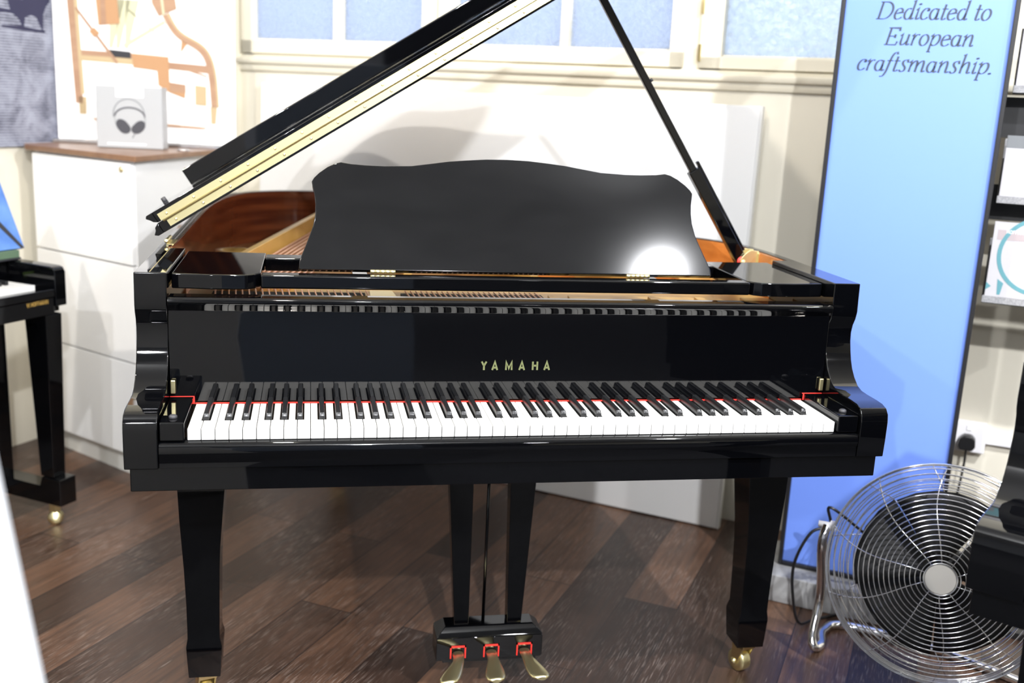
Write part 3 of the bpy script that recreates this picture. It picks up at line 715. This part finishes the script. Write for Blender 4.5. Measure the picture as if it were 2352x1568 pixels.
# music shelf
ms = MB().box(-.4946, .4946, .196, .230, .9460, .9725).build('music_shelf', M['lacquer'], gp, bevel=.004, seg=4)
MB().box(-.4946, .4946, .400, .452, .9460, .9735).build('shelf_rail', M['lacquer'], ms, bevel=.003)
for x in (-.320, .285): MB().box(x, x + .03, .230, .400, .9480, .9660).build('shelf_rail', M['lacquer'], ms, bevel=.001)
for s in (-1, 1):
    pts = [(.6575, .200), (.590, .192), (.545, .192), (.520, .196), (.505, .206), (.4950, .222), (.4950, .475), (.6575, .482)]
    if s < 0: pts = [(-a, b) for a, b in pts]
    MB().prism(pts, 'z', .9440, .9725).build('shelf_block', M['lacquer'], gp, bevel=.0025, seg=3, auto=20)
# music desk
DR = [(0, .2492), (.045, .2480), (.089, .2440), (.124, .2400), (.159, .2340), (.200, .2272), (.255, .2246), (.290, .2250), (.322, .2268), (.3425, .2300), (.3550, .2265), (.3700, .2180), (.3860, .2050), (.3960, .1940), (.4003, .1860), (.3985, .1760), (.3950, .1600), (.3928, .1400), (.3930, .1170), (.3975, .0910), (.4040, .0710), (.4120, .0480), (.4190, .0300), (.4235, .0160), (.4245, .0015), (.4225, 0)]
pl = DR + [(-a, b) for a, b in DR[::-1]][:-1] + []
pl = [p for i, p in enumerate(pl) if i == 0 or p != pl[i - 1]]
DM = Matrix.Translation((0, .24, .9775)) @ Matrix.Rotation(rad(-28.5), 4, 'X')
dsk = MB().prism(pl, 'y', 0, .013).xf(DM).build('music_desk', M['satin'], gp, bevel=.0025, seg=3, auto=60)
for x in (-.262, .262):
    h = MB(); 
    for k in range(5): h.lathe([(0, 0), (.0042, 0), (.0042, .0095), (0, .0095)], (x - .024 + k * .0098, .236, .9758), (1, 0, 0), 12)
    h.build('desk_hinge', M['brass'], gp)
    MB().prism([(.25, .968), (.36, .968), (.40, .975), (.30, 1.06)], 'x', x + .12, x + .128)
# lid
LA = rad(32.5); LO = Vector((-.7210, 0, .9990))
LMx = Matrix.Translation(LO) @ Matrix.Rotation(-LA, 4, 'Y')     # local x = up the slope, z = normal
def lid_outline(y0):
    pts = [(p.x + .7275 + .004, p.y) for p in offset(outl, -.010) if p.y > y0 + .001]
    return pts
TH = .0235
def slab_end(v0, flip):
    # cove moulded left edge, (u,v) profile
    p = [(-.004, .0), (-.011, .006), (-.004, .013), (.002, .0175), (.012, .0235)]
    return [(u, (TH - v) if flip else v) for u, v in p]
# main lid : straight left edge with cove, then outline
lp = lid_outline(.5); lp = [(max(u, .016), y) for u, y in lp]
L = MB(); L.prism([(.016, .5)] + lp + [(1.4570, .5)], 'z', 0, TH)
e = [(.003, 0), (-.004, .005), (.0035, .012), (.006, .018), (.016, TH), (.016, 0)]
L.prism(e, 'y', .5, 1.42)
lid = L.xf(LMx).build('lid', M['lacquer'], gp, bevel=.0012)
Fp = MB().box(.018, 1.4570, .5, .862, TH + .0008, 2 * TH + .0008)
e2 = [(.004, 2 * TH + .0008), (.000, 2 * TH - .004), (.006, 2 * TH - .011), (.010, TH + .006), (.018, TH + .0008), (.018, 2 * TH + .0008)]
Fp.prism(e2, 'y', .5, .862)
flap = Fp.xf(LMx).build('lid_flap', M['lacquer'], gp, bevel=.0012)
MB().box(.073, 1.405, .838, .858, 2 * TH + .001, 2 * TH + .044).xf(LMx).build('flap_batten', M['lacquer'], flap, bevel=.003)
MB().lathe([(0, 0), (.006, 0), (.0055, .012), (0, .013)], (.022, .70, 2 * TH + .001)).xf(LMx).build('rubber_bumper', M['greyrub'], flap)
hg = MB().box(.036, 1.440, .4978, .4998, .0050, .0203).box(.026, 1.440, .4978, .4998, .0247, .0400)
hg.tube([(.030, .4962, .0225), (1.440, .4962, .0225)], .0028, 10)
hinge = hg.xf(LMx).build('lid_hinge', M['brass'], gp)
u = .044; k = 0
while u < 1.40:
    for (du, v) in ((0, .0322), (.010, .0120)):
        MB().lathe([(0, 0), (.0030, 0), (.0026, .0010), (.0012, .0014), (0, .0010)], (u + du, .4978, v), (0, -1, 0), 10).xf(LMx).build('screw', M['brassd'], hinge)
    u += .0665
# lid side hinges on the left rim
for y in (.535,):
    h = MB().lathe([(0, 0), (.004, 0), (.004, .07), (0, .07)], (-.7035, y - .035, .990), (0, 1, 0), 12)
    h.box(-.7035, -.6885, y - .035, y + .035, .9822, .9842)
    h.build('rim_hinge', M['brass'], gp)
# prop
PB = Vector((.648, .615, .955)); PT = Vector((.2245, .615, 1.5935))
pd = (PT - PB); Lp = pd.length; pa_ = math.atan2(pd.z, pd.x)
PM = Matrix.Translation(PB) @ Matrix.Rotation(-pa_, 4, 'Y')
mb = MB().box(0, .262, -.012, .010, -.0145, .0145)
mb.build('lid_prop', M['lacquer']) if False else None
pr = mb.box(.250, Lp, -.008, .006, -.0085, .0095).xf(PM).build('lid_prop', M['lacquer'], gp, bevel=.0025, seg=3)
MB().box(.02, .275, -.006, .006, -.0225, -.0150).xf(PM).build('short_prop', M['lacquer'], gp, bevel=.002)
MB().lathe([(0, 0), (.004, 0), (.004, .006), (0, .007)], (.50, -.002, -.0085), (0, 0, -1), 10).xf(PM).build('prop_stop', M['blackplastic'], pr)
bk = MB(); bk.prism([(.640, .948), (.640, .962), (.650, .975), (.6640, .985), (.6860, .983), (.6860, .935), (.65, .935)], 'y', .596, .600)
bk.prism([(.640, .948), (.640, .962), (.650, .975), (.6640, .985), (.6860, .983), (.6860, .935), (.65, .935)], 'y', .628, .632)
bk.box(.6830, .6870, .590, .66, .92, .9786)
bk.lathe([(0, 0), (.0055, 0), (.0055, .003), (0, .004)], (.648, .596, .955), (0, -1, 0), 14)
bk.build('prop_bracket', M['brass'], gp, bevel=.0005)
MB().lathe([(.004, 0), (.012, 0), (.012, .004), (.004, .004)], (.646, .6005, .956), (0, 1, 0), 18).build('prop_washer', M['redrub'], gp)

# legs
def leg_mesh(cx=0., cyf=0., mir=1):
    # (z, x0, x1, depth) measured from the front face
    prof = [(.6180, .0480, .0480, .098), (.55, .0480, .0480, .098), (.505, .0468, .0470, .095), (.44, .0415, .0445, .088), (.38, .0365, .0410, .082), (.33, .0345, .0380, .077), (.25, .0332, .0350, .073), (.19, .0325, .0340, .071), (.172, .0325, .0340, .071), (.158, .0355, .0365, .076), (.152, .0365, .0372, .077), (.150, .0368, .0374, .077), (.110, .0345, .0350, .073), (.080, .0325, .0330, .069)]
    rings = []
    for z, a, b, d in prof:
        if mir < 0: a, b = b, a
        c0 = (.098 - d) / 2 * .3
        rings.append([(cx - a, cyf + c0, z), (cx + b, cyf + c0, z), (cx + b, cyf + c0 + d, z), (cx - a, cyf + c0 + d, z)])
    return MB().loft(rings)
def caster(parent, cx, cy, rz=0.):
    R = Matrix.Translation((cx, cy, 0)) @ Matrix.Rotation(rz, 4, 'Z')
    m = MB().lathe([(0, -.014), (.016, -.014), (.0265, -.012), (.0275, -.009), (.0275, .009), (.0265, .012), (.016, .014), (0, .014)], (0, .012, .0275), (1, 0, 0), 28)
    m.lathe([(0, 0), (.008, 0), (.008, .004), (0, .005)], (-.018, .012, .0275), (-1, 0, 0), 12)
    m.xf(R).build('caster_wheel', M['brass'], parent)
    f = MB().prism([(-.016, .079), (-.016, .070), (-.002, .035), (.006, .020), (.018, .020), (.022, .035), (.020, .079)], 'x', .0155, .0195)
    f.prism([(-.016, .079), (-.016, .070), (-.002, .035), (.006, .020), (.018, .020), (.022, .035), (.020, .079)], 'x', -.0195, -.0155)
    f.box(-.0195, .0195, -.018, .022, .066, .0795)
    f.xf(R).build('caster_fork', M['brassd'], parent, bevel=.001)
for cx, cy, mr, rz in ((-.6205, .285, -1, .3), (.6265, .285, 1, .35), (-.30, 1.60, 1, .6)):
    lg = leg_mesh(cx, cy, mr).build('leg', M['lacquer'], gp, bevel=.0015)
    caster(lg, cx, cy + .036, rz)
MB().box(-.40, -.20, 1.50, 1.74, .6185, .80).build('tail_block', M['lacquer'], gp)
# pedal lyre
ly = MB().prism([(-.121, .082), (.119, .082), (.122, .086), (.122, .134), (.118, .137), (-.119, .137), (-.121, .134)], 'y', .300, .372)
lyre = ly.build('pedal_box', M['lacquer'], gp, bevel=.0015)
cap = MB().loft([[(-.121, .300, .137), (.122, .300, .137), (.122, .372, .137), (-.121, .372, .137)], [(-.118, .302, .141), (.119, .302, .141), (.119, .371, .141), (-.118, .371, .141)], [(-.100, .318, .158), (.100, .318, .158), (.100, .360, .158), (-.100, .360, .158)]])
cap.build('pedal_box_cap', M['lacquer'], lyre, bevel=.001)
MB().box(-.105, .110, .310, .362, .072, .0815).build('pedal_box_base', M['lacquer'], lyre)
def col_(a0, a1, b0, b1): return MB().loft([[(a0, .320, .158), (a1, .320, .158), (a1, .348, .158), (a0, .348, .158)], [(b0, .312, .6180), (b1, .312, .6180), (b1, .352, .6180), (b0, .352, .6180)]])
col_(-.080, -.047, -.110, -.050).build('lyre_column', M['lacquer'], gp, bevel=.0015)
col_(.041, .074, .030, .096).build('lyre_column', M['lacquer'], gp, bevel=.0015)
MB().tube([(-.012, .334, .158), (-.012, .334, .6180)], .0038, 10).build('pedal_rod', M['lacquer'], gp)
MB().tube([(.058, .352, .158), (.062, .356, .6180)], .003, 10).build('pedal_rod', M['black'], gp)
for i, (x, tip) in enumerate(((-.072, -.032), (.004, -.004), (.080, .020))):
    fm = MB().box(x - .018, x - .015, .2972, .2998, .088, .118).box(x + .015, x + .018, .2972, .2998, .088, .118).box(x - .018, x + .018, .2972, .2998, .1145, .118)
    fm.build('felt_frame', M['red'], lyre)
    rings = []
    stt = [(0, .0125, .0060, .100, 0), (.018, .0120, .0060, .0995, .02), (.035, .0130, .0062, .0985, .12), (.052, .0170, .0065, .095, .36), (.070, .0215, .0068, .0905, .66), (.085, .0225, .0066, .0875, .90), (.095, .0190, .0060, .0865, 1.0), (.102, .010, .004, .0865, 1.06)]
    for y, hw, ht, z, tt in stt:
        cx = x + tip * tt; n = 14
        rings.append([(cx + hw * math.cos(2 * PI * k / n), .299 - y, z + ht * math.sin(2 * PI * k / n)) for k in range(n)])
    pm = MB().loft(rings, 0, True); pm.build('pedal', M['brass'], gp)

# =================================================================== LEFT PIANO (seen in part)
lp_ = thing('digital_piano', 'black piano partly in view at the left edge, white keys facing the room', 'piano', (-1.100, 1.380, 0), rad(56))
sideP = [(0, .672), (0, .770), (.008, .784), (.02, .787), (.21, .790), (.262, .79), (.262, .650), (.03, .650), (.03, .672)]
MB().prism(sideP, 'x', -.040, 0).build('side_panel', M['lacquer'], lp_, bevel=.003)
MB().box(-1.30, -.0405, .006, .262, .650, .700).build('keybed', M['lacquer'], lp_, bevel=.002)
sl_ = MB().box(-1.30, -.0405, .002, .028, .7002, .724).build('key_slip', M['lacquer'], lp_, bevel=.003)
MB().box(-.085, -.0405, .0285, .18, .7002, .738).build('key_block', M['lacquer'], lp_, bevel=.002)
MB().box(-1.30, -.0405, .185, .262, .735, .790).build('upper_case', M['lacquer'], lp_, bevel=.004)
MB().box(-1.30, -.0885, .178, .184, .7385, .745).build('felt_strip', M['greensheet'], lp_)
t0 = MB(); w_ = lettering(t0, 'W.HOFFMANN', SANS, .011, 0, .18, .2, depth=.0008, track=.12, sx=.9)
t0.xf(Matrix.Translation((-.062 - w_ * .95, .006, .692 - .008)) @ Matrix.Diagonal((.95, 1, 1, 1))).build('lettering', M['goldtext'], sl_)
for i in range(16):
    x1 = -.0885 - i * .0235
    MB().box(x1 - .0230, x1, .026, .178, .7150, .7385).build('white_key', M['white_key'], lp_, bevel=.0008)
for i, x1 in enumerate([-.0885 - .0235 * k for k in (2, 3, 5, 6, 7, 9, 10, 12, 13, 14)]):
    MB().box(x1 - .0050, x1 + .0050, .080, .178, .739, .750).build('black_key', M['black_key'], lp_, bevel=.001)
MB().box(-1.30, -.018, .235, .255, .07, .650).build('lower_panel', M['lacquer'], lp_, bevel=.002)
lg = MB().loft([[(-.065, .018, .150), (-.020, .018, .150), (-.020, .070, .150), (-.065, .070, .150)], [(-.075, .006, .6495), (-.016, .006, .6495), (-.016, .090, .6495), (-.075, .090, .6495)]])
lg.build('leg', M['lacquer'], lp_, bevel=.002)
toe = MB().prism([(-.012, .066), (-.012, .150), (.06, .150), (.07, .120), (.28, .120), (.28, .066)], 'x', -.072, -.010).build('toe_block', M['lacquer'], lp_, bevel=.003)
cs = MB().lathe([(0, -.012), (.018, -.012), (.022, -.008), (.022, -.003), (.016, 0), (.022, .003), (.022, .008), (.018, .012), (0, .012)], (-.055, .03, .022), (.8, .6, 0), 20)
cs.box(-.066, -.044, .02, .042, .04, .0655).build('caster', M['brass'], toe)
MB().box(-1.3, -.03, .275, .287, .65, 1.02).build('music_rest', M['lacquer'], lp_)
# books on it
def lpt(x, y, z): return Matrix.Translation((-1.100, 1.380, 0)) @ Matrix.Rotation(rad(56), 4, 'Z') @ Vector((x, y, z))
bb = thing('songbook', 'blue songbook with a dark band leaning on the left piano', 'book', tuple(lpt(.010, .168, .8215)), rad(56))
RB = Matrix.Rotation(rad(-24), 4, 'X')
MB().box(-.30, 0, 0, .012, 0, .245).xf(RB).build('cover', M['bluebook'], bb, bevel=.001)
MB().prism([(0, .0), (-.012, .0), (-.15, .20), (-.15, .225), (-.135, .225)], 'y', -.0006, 0).xf(RB).build('cover_band', M['ink'], bb)
fb = thing('folded_book', 'green and black book lying flat under the blue songbook', 'book', tuple(lpt(-.012, .158, .7908)), rad(56))
MB().box(-.32, 0, 0, .10, 0, .006).build('cover', M['ink'], fb, bevel=.002); MB().box(-.32, -.004, .002, .10, .0062, .0275).build('pages', M['green'], fb, bevel=.001)

# =================================================================== RIGHT PIANO (seen in part)
rp = thing('upright_piano', 'black piano corner at the right edge in front of the fan', 'piano', (.556, -.533, 0), rad(-48))
arm2 = [(y + .013, z - .019) for y, z in ARM] + [(.46, .9625), (.46, .644)]
MB().prism(arm2, 'x', 0, .080).build('arm', M['lacquer'], rp, bevel=.002, seg=3, auto=32)
MB().box(.008, 1.3, .012, .62, .600, .6435).build('keybed', M['lacquer'], rp, bevel=.002)
MB().box(.0805, 1.3, .010, .03, .6440, .695).build('key_slip', M['lacquer'], rp, bevel=.002)
MB().box(.0805, .125, .016, .155, .6955, .728).build('key_block', M['lacquer'], rp, bevel=.003)
MB().prism([(.160, .70), (.172, .94), (.60, .94), (.60, .6440), (.160, .6440)], 'x', .0805, 1.3).build('case', M['lacquer'], rp, bevel=.002)
for i in range(10): MB().box(.126 + i * .0236, .1490 + i * .0236, .012, .158, .6955, .716).build('white_key', M['white_key'], rp, bevel=.0008)
l2 = MB().loft([[(.112, .30, .0), (.165, .30, .0), (.165, .36, .0), (.112, .36, .0)], [(.082, .28, .5995), (.170, .28, .5995), (.170, .37, .5995), (.082, .37, .5995)]])
l2 = MB().loft([[(.097, .05, .0), (.165, .05, .0), (.165, .12, .0), (.097, .12, .0)], [(.082, .04, .5995), (.180, .04, .5995), (.180, .13, .5995), (.082, .13, .5995)]])
l2.build('leg', M['lacquer'], rp, bevel=.002)

# =================================================================== FAN
FC = Vector((1.034, .20, .296)); fdir = Vector((-.52, -.80, .24)).normalized()   # facing direction
fa = fdir; fu = Vector((0, 0, 1)); fx = fu.cross(fa).normalized(); fy = fa.cross(fx).normalized()
FMx = Matrix(((fx.x, fy.x, fa.x, FC.x), (fx.y, fy.y, fa.y, FC.y), (fx.z, fy.z, fa.z, FC.z), (0, 0, 0, 1)))  # local z = towards viewer
fan = thing('floor_fan', 'round chrome floor fan on the floor below the blue poster', 'fan', (0, 0, 0))
RR = .251
def dome(r): # front depth
    return .012 + .075 * math.cos(min(1, r / RR) * PI / 2) ** .6
gd = MB()
def ring(mb, r, z, rr=.0014, n=72, k=5): mb.tube([(r * math.cos(2 * PI * i / n), r * math.sin(2 * PI * i / n), z) for i in range(n)], rr, k, closed=True)
r = .0425
while r < RR - .004: ring(gd, r, dome(r)); r += .0112
for k in range(7): ring(gd, RR - .001 + .0, .010 - k * .009, .0012)
for k in range(10):
    a = rad(93 + 36 * k); pts = []
    for i in range(14):
        q = .036 + (RR - .036) * i / 13; aa = a + .35 * math.sin(i / 13 * PI) * .35
        pts.append((q * math.cos(aa), q * math.sin(aa), dome(q) - .0022))
    gd.tube(pts, .0014, 5)
gd.xf(FMx).build('front_guard', M['chrome'], fan)
gb = MB(); r = .06
while r < RR - .004: ring(gb, r, -.075 - .03 * math.cos(r / RR * PI / 2), .0012, 60, 4); r += .0150
for k in range(10):
    a = rad(78 + 36 * k)
    gb.tube([(q * math.cos(a + .1 * i), q * math.sin(a + .1 * i), -.072 - .03 * math.cos(q / RR * PI / 2)) for i, q in enumerate((.05, .10, .15, .20, RR))], .0014, 5)
gb.xf(FMx).build('rear_guard', M['chrome'], fan)
rm = MB(); 
prof = [(RR + .002, .012), (RR + .004, .006), (RR + .004, -.050), (RR + .002, -.056), (RR, -.050), (RR, .006)]
rings = [[(p[0] * math.cos(2 * PI * i / 72), p[0] * math.sin(2 * PI * i / 72), p[1]) for p in [(RR + .002, .012), (RR + .0045, .008), (RR + .0045, -.002), (RR + .002, -.004), (RR - .001, 0)]] for i in range(73)]
rm.loft(rings, 0, True, cap=False)
rm.xf(FMx).build('rim_band', M['chrome'], fan)
hub = MB().lathe([(0, 0), (.0330, 0), (.0335, .002), (.0325, .004), (0, .0045)], (0, 0, .083), (0, 0, 1), 40, smooth=False); hub.xf(FMx).build('hub_disc', M['alu'], fan)
hr = MB(); ring(hr, .0355, .086, .0022, 48, 6); hr.xf(FMx).build('hub_ring', M['chrome'], fan)
MB().lathe([(0, 0), (.055, 0), (.06, .03), (.05, .075), (0, .08)], (0, 0, -.15), (0, 0, 1), 24).xf(FMx).build('motor', M['black'], fan)
for k in range(5):
    a0 = rad(20 + 72 * k); rings = []
    for i in range(9):
        q = .035 + .155 * i / 8; wdt = rad(70); ring_ = []
        for j in range(6):
            aa = a0 + wdt * (j / 5 - .5); ring_.append((q * math.cos(aa), q * math.sin(aa), -.025 + .028 * (j / 5 - .5) * 2))
        back = [(p[0], p[1], p[2] - .0015) for p in ring_[::-1]]
        rings.append(ring_ + back)
    MB().loft(rings, 0, True).xf(FMx).build('blade', M['black'], fan)
# tubular stand: side pivot, leg down, foot bar round the back
def onfan(x, y, z): return FMx @ Vector((x, y, z))
pL = onfan(-RR - .012, .0 + .06, -.03); pR = onfan(RR + .012, .06, -.03)
foot = catmull([pL, pL + Vector((-.012, -.01, -.05)), Vector((.868, .425, .14)), Vector((.846, .400, .045)), Vector((.846, .385, .017)), Vector((.875, .405, .013)), Vector((.915, .470, .012)), Vector((.985, .490, .012)), Vector((1.15, .36, .012)), Vector((1.32, .13, .012)), Vector((1.36, .06, .012)), Vector((1.33, .0, .02)), pR + Vector((.02, -.02, -.08)), pR], 8)
MB().tube(foot, .0115, 12).build('tube_stand', M['chrome'], fan)
for p in (pL, pR):
    MB().lathe([(0, -.02), (.008, -.02), (.008, .006), (.013, .008), (.013, .02), (0, .022)], p, fx, 14).build('pivot_knob', M['plastic'], fan)
pts = catmull([onfan(-.02, -.03, -.13), onfan(-.15, .03, -.12), onfan(-RR - .01, .10, -.06), Vector((.885, .45, .315)), Vector((.84, .46, .29)), Vector((.81, .47, .20)), Vector((.82, .47, .10)), Vector((.86, .50, .02)), Vector((.93, .54, .0065)), Vector((1.05, .56, .0065)), Vector((1.2, .50, .0065))], 8)
MB().tube(pts, .0038, 8).build('power_cable', M['blackplastic'], fan)

# =================================================================== WHITE BOARD CLOSE TO THE CAMERA
wb = thing('display_sign', 'blurred white leaning sign close to the camera at the lower left', 'sign')
b0 = Vector((-.534, -.916, 0.0065)); b1 = Vector((-.680, -.967, 1.25)); lf = Vector((-.55, 0, 0)); th = Vector((0, .012, .003))
def bd(a, b, l, t): return [[a, b, b + t, a + t], [a + l, b + l, b + l + t, a + t + l]]
MB().loft(bd(b0, b1, lf, th)).build('sign_board', M['signw'], wb, bevel=.002)
MB().loft([[b0 + Vector((-.25, -.40, 0)), b0 + Vector((-.29, -.40, 0)), b0 + Vector((-.29, -.38, 0)), b0 + Vector((-.25, -.38, 0))], [b0.lerp(b1, .7) + Vector((-.25, -.02, 0)), b0.lerp(b1, .7) + Vector((-.29, -.02, 0)), b0.lerp(b1, .7) + Vector((-.29, -.003, 0)), b0.lerp(b1, .7) + Vector((-.25, -.003, 0))]]).build('back_strut', M['black'], wb)

# =================================================================== LIGHTS
def spot(loc, tgt, power, col, size=140, blend=.6, r=.035):
    l = bpy.data.lights.new('spot', 'SPOT'); l.energy = power; l.color = col; l.spot_size = rad(size); l.spot_blend = blend; l.shadow_soft_size = r
    o = bpy.data.objects.new('spot_lamp', l); C.objects.link(o); o.location = loc
    o.rotation_euler = (Vector(tgt) - Vector(loc)).to_track_quat('-Z', 'Y').to_euler(); return o
def area(loc, tgt, power, col, sx, sy):
    l = bpy.data.lights.new('area', 'AREA'); l.shape = 'RECTANGLE'; l.size = sx; l.size_y = sy; l.energy = power; l.color = col
    o = bpy.data.objects.new('ceiling_lamp', l); C.objects.link(o); o.location = loc
    o.rotation_euler = (Vector(tgt) - Vector(loc)).to_track_quat('-Z', 'Y').to_euler(); return o
warm = (1., .93, .84); neut = (.96, .97, 1.)
spot((1.20, -1.52, 2.9), (.2, 1.0, .7), 400, neut)
spot((-.50, -.15, 3.0), (-.2, 1.3, .8), 110, warm)
spot((-1.7, -2.4, 2.95), (-.4, 1.0, .7), 240, neut)
spot((-.10, -3.4, 2.95), (.0, 1.2, .9), 560, neut)
spot((-2.3, -.4, 2.95), (-1.0, 1.8, .8), 170, warm)
spot((2.5, -3.0, 2.9), (1.1, .6, .3), 200, neut, size=60)  # added fill, evens the light on the blue poster
spot((-1.4, -4.2, 2.95), (-1.2, -3.8, 0), 300, neut, r=.08)  # added ambient fill for the room behind the camera
spot((1.2, -5.0, 2.95), (1.2, -4.8, 0), 200, neut, r=.08)  # second added ambient fill, further back

w = bpy.data.worlds.new('sky'); bpy.context.scene.world = w; w.use_nodes = True
bg = w.node_tree.nodes['Background']; bg.inputs['Color'].default_value = (.68, .79, 1., 1); bg.inputs['Strength'].default_value = 1.85

# =================================================================== CAMERA
cx, cy, cz, pitch, yaw, roll, f = -.4039, -1.8156, 1.3190, .2269, -.1964, .0493, 2406.17
cyw, syw, cp, sp = math.cos(yaw), math.sin(yaw), math.cos(pitch), math.sin(pitch)
fwd = Vector((-syw * cp, cyw * cp, -sp)); right = Vector((cyw, syw, 0)); up = right.cross(fwd)
r_ = right * math.cos(roll) + up * math.sin(roll); u_ = -right * math.sin(roll) + up * math.cos(roll)
cam = bpy.data.cameras.new('camera'); co = bpy.data.objects.new('camera', cam); C.objects.link(co)
co.matrix_world = Matrix(((r_.x, u_.x, -fwd.x, cx), (r_.y, u_.y, -fwd.y, cy), (r_.z, u_.z, -fwd.z, cz), (0, 0, 0, 1)))
cam.sensor_width = 36; cam.lens = f * 36 / 2352; cam.clip_start = .02
cam.dof.use_dof = True; cam.dof.focus_distance = 2.0; cam.dof.aperture_fstop = 2.8
bpy.context.scene.camera = co
vs = bpy.context.scene.view_settings; vs.view_transform = 'Standard'; vs.look = 'None'; vs.gamma = 1; vs.exposure = 0.; vs.use_curve_mapping = False
